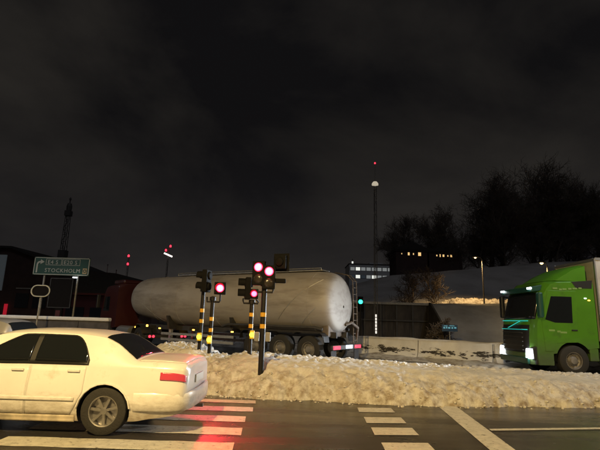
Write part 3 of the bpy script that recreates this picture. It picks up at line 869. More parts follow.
# chassis, mudguards, pipes
mb = MB()
for y in (0.45, -0.45):
    mb.box((6.0, y, 1.06), (11.6, 0.10, 0.22))
for s_ in (0.6, 3.0, 5.0, 7.5, 10.4):
    mb.box((s_, 0, 1.05), (0.12, 2.1, 0.16))
mb.build('chassis', M['chassis'], tk)
for s_ in (5.0, 8.9):
    MB().prism([(-0.95, 1.0), (0.95, 1.0), (1.12, 1.62), (-1.12, 1.62)], s_ - 0.06, s_ + 0.06, 'X').build('saddle', M['chassis'], tk)
MB().box((0.55, 0, 1.35), (0.30, 1.5, 0.75)).build('rear_saddle', M['old_steel'], tk, bevel=0.06)
AX = (1.02, 2.32, 3.62)
for sd in (1, -1):
    g = []
    for s_, z in ((0.30, 0.80), (0.34, 1.02), (0.50, 1.13), (1.54, 1.15), (1.67, 1.08), (1.80, 1.15), (2.84, 1.15), (2.97, 1.08), (3.1, 1.15), (4.14, 1.14), (4.30, 1.02), (4.34, 0.80)):
        g.append((s_, z))
    mb = MB().grid([[(s_, sd * (0.86 + 0.40 * j), z) for j in (0, 1)] for s_, z in g])
    o = mb.build('mudguard', M['black'], tk); q = o.modifiers.new('t', 'SOLIDIFY'); q.thickness = 0.02
    for s_ in AX:
        wheel(tk, (s_, sd * 1.06, 0.51), sd, True)
    MB().tube([(0.45, sd * 1.15, 1.26), (0.75, sd * 1.20, 1.33), (5.0, sd * 1.20, 1.33), (5.4, sd * 1.15, 1.22)], 0.055, 8).build('discharge_pipe', M['chassis'], tk, smooth=60)
    for k, z in enumerate((0.55, 0.80)):
        MB().box((6.9, sd * 1.20, z), (4.4, 0.03, 0.11)).build('side_guard_rail', M['galv'], tk)
    for s_ in (4.75, 7.0, 9.2, 11.0):
        MB().box((s_, sd * 1.235, 1.02), (0.13, 0.03, 0.055)).build('side_marker', M['orange_lamp'], tk, bevel=0.01)
    lg = MB().box((8.95, sd * 0.75, 0.62), (0.14, 0.14, 0.95)).box((8.95, sd * 0.75, 0.05), (0.30, 0.26, 0.05))
    lg.build('landing_leg', M['galv'], tk)
    MB().box((0.05, sd * 1.00, 0.30), (0.03, 0.42, 0.42)).build('mud_flap', M['rubber'], tk)
    tl = MB().box((-0.055, sd * 0.93, 0.62), (0.05, 0.52, 0.12)).build('tail_light', M['tail'], tk, bevel=0.01)
MB().box((0.0, 0, 0.62), (0.10, 2.46, 0.17)).build('rear_bumper', M['chassis'], tk, bevel=0.015)
MB().box((-0.06, -0.12, 0.63), (0.03, 0.56, 0.13)).build('number_plate', M['plate_lamp'], tk)
MB().tube([(0.15, -0.2, 1.45), (0.0, -0.45, 1.55), (-0.06, -0.9, 1.35), (0.1, -1.15, 1.0)], 0.06, 8).build('hose', M['old_steel'], tk, smooth=60)
MB().box((1.6, 0.98, 3.02), (0.16, 0.10, 0.06)).build('roof_marker', M['galv'], tk, bevel=0.01)

# red tractor pulling the tank
def cab_shell(parent, paint, W, prof, arch_x, arch_z, arch_r, pull=0.22, drop=0.10):
    """prof: closed side outline (x, z, how much this point follows the rounded front)"""
    n = 14
    rows = []
    for i in range(n + 1):
        y = -W / 2 + W * i / n
        a = abs(y) / (W / 2)
        rows.append([Vector((x - pull * f * a ** 6, y, z - drop * max(0, min(1, (z - 2.6) / 0.5)) * a ** 8)) for x, z, f in prof])
    mb = MB()
    mb.grid(rows, closed_u=True)
    m_ = len(prof)
    mb.f.append(tuple(range(m_ - 1, -1, -1))); mb.mi.append(0)
    mb.f.append(tuple(range(n * m_, (n + 1) * m_))); mb.mi.append(0)
    o = mb.build('cab', [paint, M['black']], None)
    if arch_r:
        for sd in (1, -1):
            c = MB().cyl((arch_x, sd * 0.72, arch_z), (arch_x, sd * 1.6, arch_z), arch_r, n=36)
            c.mi = [1] * len(c.f)
            boolean_cut(o, c)
    o.data.polygons.foreach_set('use_smooth', [True] * len(o.data.polygons))
    o.data.set_sharp_from_angle(angle=R(32))
    o.parent = parent
    return o
def cab_profile(zr):
    base = [(0.0, 0.34, 1), (0.03, 0.60, 1), (0.02, 1.20, 1), (-0.03, 1.72, 1), (-0.14, 2.15, 1), (-0.30, 2.72, 1), (-0.42, 2.98, 1), (-0.62, zr - 0.04, .8), (-1.0, zr + 0.02, .3), (-2.28, zr + 0.06, 0),
            (-2.30, zr - 0.1, 0), (-2.30, 0.95, 0), (-0.72, 0.72, 0), (-0.72, 0.34, 0)]
    return base
def windscreen_patch(parent, W, z0, z1, m, pull=0.22, name='windscreen', off=0.02):
    def xf(z):
        return interp(z, [0.34, 0.60, 1.20, 1.72, 2.15, 2.72, 2.98], [0, .03, .02, -.03, -.14, -.30, -.42])
    rows = []
    for j in range(9):
        z = z0 + (z1 - z0) * j / 8
        rows.append([(xf(z) - pull * (abs(y) / (W / 2)) ** 6 + off, y * 0.97, z) for y in [-W / 2 * 0.97 + W * 0.97 * i / 24 for i in range(25)]])
    o = MB().grid(rows).build(name, m, parent, smooth=60)
    q = o.modifiers.new('t', 'SOLIDIFY'); q.thickness = 0.012; q.offset = 0
    return o
hx, hy = -0.70, 0.714
kp = Vector((1.95 - 0.848 * 11.1, 18.1 + 0.53 * 11.1, 0))
rt = thing('tractor_unit', 'dark red truck cab hauling the pale tank, turned away to the left', 'truck', (kp.x + hx * 4.1, kp.y + hy * 4.1, 0), math.atan2(hy, hx))
cab_shell(rt, M['red'], 2.5, cab_profile(3.20), -1.4, 0.52, 0.62)
windscreen_patch(rt, 2.5, 1.80, 2.80, M['glass'])
MB().box((-1.5, 0, 3.36), (1.3, 1.9, 0.26)).build('roof_deflector', M['red'], rt, bevel=0.10)
for sd in (1, -1):
    MB().prism([(-0.52, 1.78), (-1.32, 1.78), (-1.32, 2.56), (-0.62, 2.56)], sd * 1.245, sd * 1.256, 'Y').build('side_window', M['glass'], rt)
    MB().box((-0.15, sd * 1.42, 2.30), (0.14, 0.20, 0.75)).build('mirror', M['black'], rt, bevel=0.04)
    MB().box((-0.05, sd * 0.95, 0.62), (0.10, 0.40, 0.24)).build('headlight', M['glass'], rt, bevel=0.03)
    wheel(rt, (-1.4, sd * 1.06, 0.51), sd, True); wheel(rt, (-4.9, sd * 1.0, 0.51), sd, True)
    MB().grid([[(-4.9 + 0.64 * math.cos(R(a)), sd * (0.75 + 0.5 * j), 0.52 + 0.64 * math.sin(R(a))) for j in (0, 1)] for a in range(10, 175, 15)]).build('mudguard', M['black'], rt)
    MB().box((-5.68, sd * 0.86, 0.62), (0.05, 0.40, 0.16)).build('lamp_cluster', M['chassis'], rt)
    for k in (0, 1):
        MB().lathe([(0.062, 0), (0.055, -0.04), (0.002, -0.045)], (-5.705, sd * 0.86 + (k - 0.5) * 0.19, 0.62), 'X', 14).build('tail_light', M['tail'], rt, smooth=50)
    MB().box((-5.68, sd * 1.12, 1.12), (0.05, 0.10, 0.10)).build('marker_light', M['orange_lamp'], rt, bevel=0.02)
    MB().cyl((-2.5, sd * 0.95, 0.72), (-3.9, sd * 0.95, 0.72), 0.33, n=20).build('fuel_tank', M['alu'], rt, smooth=40)
mb = MB()
for y in (0.4, -0.4):
    mb.box((-3.7, y, 0.88), (4.0, 0.09, 0.26))
mb.box((-5.62, 0, 0.62), (0.08, 2.3, 0.14)).box((-4.2, 0, 1.02), (0.9, 0.9, 0.08))
mb.build('chassis', M['chassis'], rt)

# ================================================================ GREEN TRUCK
gt = thing('tractor_unit', 'bright green truck cab with headlights on, coming from the right', 'truck', (8.02, 17.05, 0), math.pi)
cab_shell(gt, M['green'], 2.5, cab_profile(3.22), -1.42, 0.52, 0.62)
windscreen_patch(gt, 2.5, 1.86, 2.78, M['glass'])
windscreen_patch(gt, 2.36, 0.72, 1.66, M['black'], name='grille', off=0.03)
for k in range(6):
    z = 0.80 + k * 0.145
    MB().box((0.055, 0, z), (0.05, 1.50, 0.035)).build('grille_bar', M['chassis'], gt, bevel=0.01)
MB().box((0.045, 0, 0.45), (0.10, 2.1, 0.22)).build('front_bumper', M['dkgreen'], gt, bevel=0.03)
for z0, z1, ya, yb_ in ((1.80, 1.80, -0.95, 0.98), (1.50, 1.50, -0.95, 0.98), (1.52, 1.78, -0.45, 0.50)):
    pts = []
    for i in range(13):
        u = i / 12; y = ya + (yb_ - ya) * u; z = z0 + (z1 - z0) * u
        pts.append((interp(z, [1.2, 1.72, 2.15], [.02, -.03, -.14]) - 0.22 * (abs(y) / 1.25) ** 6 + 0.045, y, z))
    MB().tube(pts, 0.014, 6).build('cyan_reflection_strip', M['cyan'], gt)  # glowing strips stand in for a teal reflection on the cab front
# sun visor with marker lamps, raised roof deflector
MB().prism([(-0.16, 2.80), (-0.20, 2.98), (-0.56, 3.06), (-0.50, 2.86)], -1.16, 1.16, 'Y').build('sun_visor', M['dkgreen'], gt, bevel=0.02)
for y in (-1.05, 1.05):
    MB().box((-0.15, y, 2.93), (0.06, 0.26, 0.07)).build('marker_light', M['marker_white'], gt, bevel=0.015)
    lamp('crest_fill_beam', 'SPOT', gt, (-0.09, y, 2.93), 4500, COOL, 0.08, aim=(8.8, 4.6, -2.2), cone=44, blend=0.9)  # added spots, not lamps of the truck, to whiten the snow crest
mb = MB()
rows = []
for i in range(13):
    y = -1.12 + 2.24 * i / 12
    a = (abs(y) / 1.12) ** 5
    rows.append([(-0.78 - 0.25 * a, y, 3.22), (-1.2 - 0.15 * a, y, 3.50 - 0.10 * a), (-1.7, y, 3.72 - 0.10 * a), (-2.15, y, 3.84 - 0.08 * a), (-2.15, y, 3.22)])
mb.grid(rows, closed_u=True); mb.f += [(4, 3, 2, 1, 0), tuple(12 * 5 + i for i in range(5))]; mb.mi += [0, 0]
mb.build('roof_deflector', M['green'], gt, smooth=35)
for sd in (1, -1):
    dr = MB().prism([(-0.46, 0.80), (-0.74, 0.80), (-0.86, 1.08), (-1.62, 1.12), (-1.66, 2.86), (-0.68, 2.86), (-0.40, 1.80)], sd * 1.244, sd * 1.262, 'Y').build('door', M['green'], gt, bevel=0.006)
    MB().prism([(-0.52, 1.86), (-0.86, 1.76), (-1.46, 1.76), (-1.50, 2.66), (-0.78, 2.66)], sd * 1.25, sd * 1.268, 'Y').build('window', M['glass'], dr, bevel=0.004)
    MB().box((-1.50, sd * 1.27, 1.52), (0.20, 0.03, 0.05)).build('door_handle', M['black'], dr, bevel=0.01)
    MB().box((-0.28, sd * 1.44, 2.34), (0.16, 0.22, 0.86)).build('mirror', M['dkgreen'] if sd > 0 else M['black'], gt, bevel=0.05)
    MB().tube([(-0.45, sd * 1.22, 2.70), (-0.30, sd * 1.40, 2.76)], 0.03, 6).build('mirror_arm', M['black'], gt)
    MB().prism([(-0.06, 0.50), (-0.16, 0.50), (-0.30, 0.86), (-0.20, 0.95), (-0.04, 0.90)], sd * 0.80, sd * 1.225, 'Y').build('headlight_housing', M['black'], gt, bevel=0.02)
    MB().prism([(0.06, 0.53), (-0.05, 0.53), (-0.12, 0.84), (0.035, 0.86)], sd * 0.86, sd * 1.17, 'Y').build('headlight', M['head'], gt, bevel=0.03)
    lamp('headlight_beam', 'SPOT', gt, (0.14, sd * 1.0, 0.78), 1500, COOL, 0.12, aim=(1, 0.34, 0.0), cone=92, blend=0.9)
    # black corner panel behind the cab, collar, lettering films, side lamps
    MB().prism([(-1.70, 2.96), (-2.24, 2.96), (-2.28, 3.25), (-1.55, 3.18)], sd * 1.225, sd * 1.256, 'Y').build('corner_panel', M['black'], gt)
    for k, (x, w_) in enumerate(((-0.95, .16), (-1.14, .10), (-1.28, .14), (-1.47, .12), (-1.64, .16), (-1.83, .11))):
        MB().box((x, sd * 1.262, 2.86 + 0.015 * k - (0.05 if k else 0) + 0.08), (w_, 0.004, 0.055)).build('lettering_film', M['decal'], gt)
    for k, (x, w_) in enumerate(((-0.72, .20), (-0.96, .12), (-1.12, .22))):
        MB().box((x, sd * 1.265, 1.50 - 0.03 * k), (w_, 0.004, 0.06)).build('lettering_film', M['decal'], gt)
    for k, (x, z) in enumerate(((-1.98, 2.62), (-2.10, 2.55))):
        MB().box((x, sd * 1.256, z), (0.07, 0.03, 0.035)).build('side_marker', M['orange_lamp'] if k else M['marker_white'], gt)
    MB().box((-0.40, sd * 1.18, 0.44), (0.55, 0.10, 0.18)).build('step', M['black'], gt, bevel=0.02)
    MB().grid([[(-1.42 + 0.60 * math.cos(R(a)), sd * (0.78 + 0.46 * j), 0.52 + 0.60 * math.sin(R(a))) for j in (0, 1)] for a in range(-5, 190, 15)]).build('mudguard', M['black'], gt)
    MB().box((-2.12, sd * 1.16, 0.72), (0.30, 0.16, 0.42)).build('side_skirt', M['green'], gt, bevel=0.02)
    wheel(gt, (-1.42, sd * 1.07, 0.51), sd, True); wheel(gt, (-5.1, sd * 1.0, 0.51), sd, True)
    MB().cyl((-2.5, sd * 0.95, 0.72), (-4.1, sd * 0.95, 0.72), 0.33, n=20).build('fuel_tank', M['alu'], gt, smooth=40)
mb = MB()
for y in (0.4, -0.4):
    mb.box((-4.0, y, 0.88), (3.6, 0.09, 0.26))
mb.build('chassis', M['chassis'], gt)
bt = thing('box_semi_trailer', 'grey-beige box trailer behind the green cab at the right edge', 'trailer', (10.48, 17.05, 0), math.pi)
MB().box((-6.8, 0, 2.60), (13.6, 2.50, 2.86)).build('cargo_box', M['box'], bt, bevel=0.02)
for sd in (1, -1):
    MB().box((-6.8, sd * 1.256, 4.02), (13.62, 0.03, 0.09)).build('roof_rail', M['alu'], bt)
    MB().box((-6.8, sd * 1.256, 1.21), (13.62, 0.03, 0.12)).build('bottom_rail', M['alu'], bt)
    MB().box((0.012, sd * 1.22, 2.6), (0.05, 0.08, 2.86)).build('corner_post', M['alu'], bt)
    for s_ in (-8.6, -9.9, -11.2):
        wheel(bt, (s_, sd * 1.04, 0.51), sd, True)
    for k in range(2):
        MB().box((-5.6, sd * 1.2, 0.55 + 0.25 * k), (4.2, 0.03, 0.11)).build('side_guard_rail', M['alu'], bt)
    MB().box((-2.6, sd * 0.8, 0.60), (0.14, 0.14, 1.1)).build('landing_leg', M['galv'], bt)
    MB().box((-0.25, sd * 1.262, 1.21), (0.10, 0.02, 0.05)).build('side_marker', M['orange_lamp'], bt)
MB().box((0.012, 0, 4.00), (0.05, 2.36, 0.09)).build('front_top_rail', M['alu'], bt)
MB().box((-6.9, 0, 1.02), (13.0, 1.0, 0.28)).build('chassis', M['chassis'], bt)

# ================================================================ TRAFFIC SIGNALS
VIS = MB()
for rr, ln in ((0.115, 0.19),):
    rows = [[(rr * math.cos(R(a)), -y, rr * math.sin(R(a))) for a in range(-30, 211, 15)] for y in (0.0, ln)]
    VIS.grid(rows)
VIS_ME = VIS.mesh('visor', M['signal'], smooth=60)
LENS_ME = MB().lathe([(0.10, 0), (0.085, -0.015), (0.04, -0.024), (0.002, -0.026)], (0, 0, 0), 'Y', 24)
LENS = {k: LENS_ME.mesh('lens', m, smooth=60) for k, m in (('off', M['lens_off']), ('red', RED_LENS))}
SLENS_ME = MB().lathe([(0.078, 0), (0.066, -0.012), (0.03, -0.02), (0.002, -0.021)], (0, 0, 0), 'Y', 24)
SLENS = {k: SLENS_ME.mesh('lens', m, smooth=60) for k, m in (('off', M['lens_off']), ('red', RED_LENS_S))}
def head(parent, loc, rz, lamps, small=False, pitch=None, board=False, visor=True):
    """loc = centre of the top lamp; lamps listed from the top; faces -y before rz"""
    p = pitch or (0.215 if small else 0.285)
    w = 0.21 if small else 0.29
    h = bpy.data.objects.new('signal_head', None); COL.objects.link(h)
    h.parent = parent; h.location = loc; h.rotation_euler = (0, 0, rz)
    n = len(lamps)
    mb = MB().box((0, 0.075, -(n - 1) * p / 2), (w, 0.14, n * p + 0.02))
    for k in range(n):
        mb.lathe([(w * 0.36, 0.14), (w * 0.33, 0.19), (0.002, 0.20)], (0, 0, -k * p), 'Y', 16)
    mb.build('housing', M['signal'], h, bevel=0.018)
    if board:
        MB().box((0, 0.03, -(n - 1) * p / 2), (w + 0.10, 0.012, n * p + 0.12)).build('backing_board', M['signal'], h, bevel=0.05)
    for k, s in enumerate(lamps):
        link_mesh('lens', (SLENS if small else LENS)[s], h, (0, 0.004, -k * p))
        if visor:
            sc_ = 0.78 if small else 1.0
            link_mesh('visor', VIS_ME, h, (0, 0.006, -k * p), scale=(sc_, sc_ * 0.9, sc_))
    return h
BAND = MB().cyl((0, 0, -0.045), (0, 0, 0.045), 1.0, n=18, caps=False).mesh('reflective_band', M['band'], smooth=60)
def signal_pole(label, x, y, top, r, bands, buttons=()):
    t = thing('traffic_signal', label, 'traffic light', (x, y, 0), 0, 'traffic signals on the snowy island')
    MB().cyl((0, 0, 0), (0, 0, top), r, n=18).build('pole', M['pole'], t, smooth=50)
    MB().lathe([(r + 0.03, -0.05), (r + 0.03, 0.04), (0.002, 0.06)], (0, 0, top), 'Z', 16).build('pole_cap', M['pole'], t, smooth=40)
    for z in bands:
        link_mesh('reflective_band', BAND, t, (0, 0, z), scale=(r + 0.004, r + 0.004, 1))
    for (bx, bz, lit) in buttons:
        b = MB().box((bx, -r - 0.05, bz), (0.11, 0.10, 0.20)).build('push_button_box', M['button'] if lit else M['grey_box'], t, bevel=0.02)
        if lit:
            MB().lathe([(0.062, 0), (0.05, -0.02), (0.002, -0.025)], (bx, -r - 0.102, bz + 0.0), 'Y', 16).build('button_lamp', M['button_glow'], b, smooth=60)
    return t
def bracket(t, pts, r=0.022):
    MB().tube(pts, r, 8).build('bracket', M['pole'], t, smooth=60)

# A: slim pole with the dark head turned aside
t = signal_pole('traffic signal with a dark head turned sideways, leftmost of the four poles', -2.40, 11.55, 2.28, 0.052, (1.76, 1.50), ((0, 1.12, True),))
head(t, (0.0, -0.06, 2.63), R(-104), ['off', 'off'], pitch=0.27)
# B: low pole, single red on a side arm
t = signal_pole('traffic signal with one red lamp on a right-hand side arm, beside the leftmost pole', -2.14, 11.50, 2.06, 0.050, (1.56, 1.29), ((0, 1.06, True),))
bracket(t, [(0, 0, 1.98), (0.17, -0.02, 1.98), (0.19, -0.04, 2.02), (0.19, -0.04, 2.18)])
bracket(t, [(0, 0, 1.98), (-0.14, 0, 1.98), (-0.15, 0, 2.10)])
head(t, (0.18, -0.10, 2.32), R(8), ['red'], small=False)
lamp('red_wash_boost', 'SPOT', t, (0.18, -0.34, 2.30), 300, (1.0, 0.03, 0.05), 0.10, aim=(0.02, -1, -0.45), cone=80, blend=0.8)  # extra red spot added to strengthen the wash on the wet road
# C: pole with side head and a small red lamp
t = signal_pole('traffic signal with small red lamp and dark side head, left of the tallest pole', -1.12, 11.20, 2.0, 0.052, (1.69, 1.42), ((0.05, 1.22, True),))
bracket(t, [(0, 0, 1.96), (-0.20, 0, 1.96), (-0.22, 0, 2.02), (-0.22, 0, 2.08)])
bracket(t, [(0, 0, 1.96), (0.14, 0, 1.96), (0.16, -0.02, 2.0), (0.10, -0.05, 2.06)])
head(t, (-0.19, -0.02, 2.45), R(-80), ['off', 'off'], pitch=0.26)
head(t, (0.05, -0.10, 2.19), R(4), ['red'], small=True)
# D: tallest pole with the two big reds
t = signal_pole('tallest traffic signal with two bright red lamps, standing in front of the tank', -0.75, 10.12, 2.36, 0.062, (1.69, 1.44), ((-0.11, 1.22, False), (0.13, 1.22, False)))
bracket(t, [(0, 0, 2.18), (-0.15, -0.02, 2.18), (-0.17, -0.02, 2.24)])
bracket(t, [(0, 0, 2.18), (0.18, -0.02, 2.18), (0.20, -0.02, 2.26)])
head(t, (-0.15, -0.10, 2.725), R(-14), ['red', 'off'], pitch=0.26, visor=False)
head(t, (0.095, -0.12, 2.635), R(6), ['red', 'off'], pitch=0.255, visor=False)
lamp('red_wash_boost', 'SPOT', t, (0.0, -0.45, 2.62), 60, (1.0, 0.03, 0.05), 0.10, aim=(-0.05, -1, -0.6), cone=110, blend=0.8)  # extra red spot added in front of the two lit heads
head(t, (0.37, 0.06, 2.86), R(158), ['off'], board=True)
MB().box((0.30, 0.0, 2.44), (0.34, 0.10, 0.10)).build('detector', M['signal'], t, bevel=0.02)

# far signal showing green
t = thing('traffic_signal', 'far traffic signal showing green in front of the dark retaining wall', 'traffic light', (4.20, 30.5, 0.2))
MB().cyl((0, 0, 0), (0, 0, 2.95), 0.055, n=12).build('pole', M['pole'], t)
MB().box((0.0, 0.05, 2.55), (0.34, 0.16, 1.0)).build('housing', M['signal'], t, bevel=0.02)
link_mesh('lens', MB().lathe([(0.15, 0), (0.10, -0.03), (0.002, -0.04)], (0, 0, 0), 'Y', 18).mesh('lens', GREEN_LENS, smooth=60), t, (0.0, -0.04, 2.70))

# ================================================================ BARRIER, WALL, MASTS
bp_ = [(45, 19.6), (12, 19.6), (9.4, 19.35), (8.2, 19.35), (3.0, 23.1), (-1.5, 26.0), (-6.5, 29.4), (-8.2, 30.5)]
br = thing('concrete_barrier', 'long snow-smeared concrete barrier between the tanker and the green truck', 'barrier')
SECT = [(-0.30, 0.0), (0.30, 0.0), (0.30, 0.08), (0.16, 0.30), (0.10, 0.84), (-0.10, 0.84), (-0.16, 0.30), (-0.30, 0.08)]
for i in range(len(bp_) - 1):
    a, b = Vector((*bp_[i], 0)), Vector((*bp_[i + 1], 0))
    L = (b - a).length; d = (b - a).normalized(); k = max(1, round(L / 2.6)); seg = L / k
    mb = MB().prism(SECT, 0.02, seg - 0.02, 'X')
    me = mb.mesh('barrier_block', M['concrete'])
    for j in range(k):
        p = a + d * (seg * j)
        o = link_mesh('barrier_block', me, br, p, (0, 0, math.atan2(d.y, d.x)))
# snow lying on the barrier
mb = MB(); rows = []
N = 170
seglen = [(Vector(bp_[i + 1]) - Vector(bp_[i])).length for i in range(len(bp_) - 1)]
def along(t):
    t *= sum(seglen)
    for i, L in enumerate(seglen):
        if t <= L or i == len(seglen) - 1:
            a, b = Vector(bp_[i]), Vector(bp_[i + 1]); d = (b - a).normalized()
            return a + d * t, d
        t -= L
for i in range(N + 1):
    p, d = along(i / N)
    nrm = Vector((-d.y, d.x))
    hh = 0.07 + 0.05 * fbm(p.x * 0.9, p.y * 0.9, 8)
    rows.append([(p.x + nrm.x * w_, p.y + nrm.y * w_, z) for w_, z in ((-0.12, 0.835), (-0.115, 0.85 + hh * 0.5), (-0.05, 0.85 + hh), (0.05, 0.85 + hh), (0.115, 0.85 + hh * 0.5), (0.12, 0.835))])
mb.grid(rows)
stuff(mb.build('snow_cap', M['clean_snow'], br, smooth=180))
# ploughed ridge at the barrier foot
mb = MB(); rows = []
for i in range(241):
    p, d = along(0.28 + 0.72 * i / 240)
    nrm = Vector((-d.y, d.x))
    if nrm.y > 0: nrm = -nrm
    rows.append([(p.x + nrm.x * w_, p.y + nrm.y * w_, max(-0.03, z + (0.08 * fbm(p.x * 1.3 + w_, p.y * 1.3, 4) if z > 0.01 else 0))) for w_, z in ((0.10, 0.16), (0.28, 0.14), (0.45, 0.11), (0.70, 0.08), (1.0, 0.05), (1.3, -0.02))])
mb.grid(rows)
structure(mb.build('barrier_snow_ridge', M['snow'], smooth=180))

rw = thing('retaining_wall', 'dark panelled retaining wall with pale cap beside the snow embankment', 'wall', (0, 32.2, 0))
pm = MB().box((0, 0, 0), (1.08, 0.18, 2.55)).mesh('wall_panel', M['wall'])
for k in range(18):
    o = link_mesh('wall_panel', pm, rw, (8.62 - k * 1.12, random.uniform(-0.02, 0.02), 1.55))
pl = MB().box((0, 0, 0), (0.12, 0.14, 2.60)).mesh('wall_post', M['chassis'])
for k in range(19):
    link_mesh('wall_post', pl, rw, (9.18 - k * 1.12, -0.10, 1.56))
MB().box((-0.85, -0.05, 2.92), (20.2, 0.42, 0.17)).build('cap', M['cap'], rw, bevel=0.03)
MB().prism([(26.9 - 32.2, 0.0), (32.0 - 32.2, 0.0), (32.0 - 32.2, 3.05), (31.6 - 32.2, 2.98), (27.6 - 32.2, 0.72), (26.9 - 32.2, 0.42)], 9.18, 9.30, 'X').build('wing_wall', M['wall'], rw)
MB().box((-0.85, -0.22, 1.75), (20.0, 0.06, 0.10)).build('rail', M['chassis'], rw)

t = thing('floodlight_mast', 'slender lattice mast with a pale dome lamp and a white reflective foot', 'mast', (4.66, 27.2, 0))
mb = MB()
for x, y in ((-0.10, 0), (0.10, 0), (0, 0.16)):
    mb.cyl((x, y, 0), (x * 0.75, y * 0.75, 10.0), 0.020, n=6)
mb.build('lattice_leg', M['mast'], t)
mb = MB()
for k in range(24):
    z = 0.3 + k * 0.4; s_ = 1 if k % 2 else -1
    mb.cyl((-0.09 * s_, 0, z), (0.09 * s_, 0, z + 0.4), 0.008, n=4); mb.cyl((0.09 * s_, 0, z), (0, 0.15, z + 0.4), 0.008, n=4)
mb.build('lattice_brace', M['mast'], t)
MB().lathe([(0.05, -0.08), (0.21, -0.04), (0.20, 0.06), (0.12, 0.17), (0.002, 0.20)], (0, 0.04, 10.10), 'Z', 18).build('dome_lamp', M['dome'], t, smooth=50)
MB().cyl((0, 0.04, 10.2), (0, 0.04, 11.5), 0.010, n=6).build('antenna', M['mast'], t)
MB().lathe([(0.045, -0.05), (0.05, 0.03), (0.002, 0.06)], (0, 0.04, 11.52), 'Z', 10).build('beacon', M['red_beacon'], t, smooth=50)
for k in range(6):
    MB().box((-0.02, -0.14, 1.02 + k * 0.19), (0.09, 0.03, 0.15)).build('reflector_sleeve', M['strip'], t, bevel=0.01)  # reflective sleeve; the light it catches is put in as emission

# ================================================================ ROAD SIGNS, LEFT
sg = thing('direction_sign', 'green motorway direction sign reading E4 S E20 S STOCKHOLM with arrow', 'road sign', (-14.2, 27.0, 0))
SW, SH, SZ = 3.36, 1.09, 4.32
MB().box((0, 0, SZ), (SW, 0.05, SH)).build('panel', M['sign_green'], sg, bevel=0.02)
mb = MB()
for z in (SZ + SH / 2 - 0.05, SZ - SH / 2 + 0.05):
    mb.box((0, -0.032, z), (SW - 0.06, 0.012, 0.045))
for x in (-SW / 2 + 0.05, SW / 2 - 0.05):
    mb.box((x, -0.032, SZ), (0.045, 0.012, SH - 0.055))
mb.build('border', M['sign_white'], sg)
def sign_text(s, x, z, size, m):
    me = text_mesh(s, size); me.materials.clear(); me.materials.append(m)
    return link_mesh('lettering', me, sg, (x, -0.034, z), (R(90), 0, 0))
sign_text('E4 S', -0.86, SZ + 0.13, 0.33, M['sign_white'])
sign_text('E20 S', 0.10, SZ + 0.13, 0.33, M['sign_white'])
sign_text('STOCKHOLM', -0.98, SZ - 0.36, 0.325, M['sign_white'])
for x0, x1 in ((-0.95, -0.03), (0.03, 1.08)):
    mb = MB()
    for z in (SZ + 0.07, SZ + 0.43):
        mb.box(((x0 + x1) / 2, -0.032, z), (x1 - x0, 0.012, 0.022))
    for x in (x0, x1):
        mb.box((x, -0.032, SZ + 0.25), (0.022, 0.012, 0.36))
    mb.build('route_box', M['sign_white'], sg)
mb = MB()
mb.prism([(-1.50, SZ - 0.40), (-1.42, SZ - 0.40), (-1.42, SZ + 0.10), (-1.36, SZ + 0.18), (-1.28, SZ + 0.20), (-1.28, SZ + 0.29), (-1.40, SZ + 0.27), (-1.48, SZ + 0.19), (-1.50, SZ + 0.10)], -0.040, -0.027, 'Y')
mb.prism([(-1.28, SZ + 0.10), (-1.05, SZ + 0.245), (-1.28, SZ + 0.39)], -0.040, -0.027, 'Y')
mb.build('arrow', M['sign_white'], sg)
MB().box((1.42, -0.033, SZ - 0.25), (0.25, 0.012, 0.33)).build('city_symbol', M['sign_cream'], sg)
MB().lathe([(0.10, 0), (0.10, -0.008), (0.06, -0.008), (0.06, 0)], (1.42, -0.040, SZ - 0.25), 'Y', 18, close=True).build('city_ring', M['sign_green'], sg)
for x in (-1.0, 1.0):
    MB().cyl((x, 0.09, 0), (x, 0.09, SZ + 0.3), 0.06, n=12).build('post', M['galv'], sg)
MB().box((1.02, -0.3, SZ - 0.66), (0.22, 0.16, 0.07)).build('sign_lamp', M['marker_white'], sg, bevel=0.02)

t = thing('message_board', 'dark blank board on a post below the green motorway sign', 'sign board', (-13.72, 26.4, 0))
MB().box((0, 0, 2.72), (1.32, 0.14, 1.70)).build('panel', M['sign_back'], t, bevel=0.03)
mb = MB()
for x in (-0.64, 0.64):
    mb.box((x, -0.08, 2.72), (0.05, 0.03, 1.70))
for z in (1.89, 3.55):
    mb.box((0, -0.081, z), (1.23, 0.03, 0.05))
mb.build('frame', M['chassis'], t)
MB().box((0, 0.02, 0.95), (0.42, 0.16, 1.9)).build('post', M['sign_back'], t)
MB().box((0, -0.075, 1.55), (0.26, 0.03, 0.36)).build('red_reflector', M['facade_red'], t)

t = thing('round_cornered_sign', 'pill-shaped dark sign with pale rim on a thin pole, far left', 'road sign', (-11.30, 20, 0))
MB().cyl((0, 0.05, 0), (0, 0.05, 2.4), 0.03, n=10).build('pole', M['galv'], t)
def pill(w, h, n=10):
    r = h / 2
    return [(w / 2 - r + r * math.cos(R(a)), r * math.sin(R(a))) for a in [-90 + 180 * i / n for i in range(n + 1)]] + [(-w / 2 + r + r * math.cos(R(a)), r * math.sin(R(a))) for a in [90 + 180 * i / n for i in range(n + 1)]]
MB().prism([(x, z + 2.51) for x, z in pill(0.86, 0.54)], 0.0, 0.03, 'Y').build('panel', M['sign_back'], t)
MB().tube([(x, -0.005, z + 2.51) for x, z in pill(0.80, 0.48)] + [(pill(0.80, 0.48)[0][0], -0.005, pill(0.80, 0.48)[0][1] + 2.51)], 0.03, 6).build('rim', M['sign_white'], t, smooth=60)

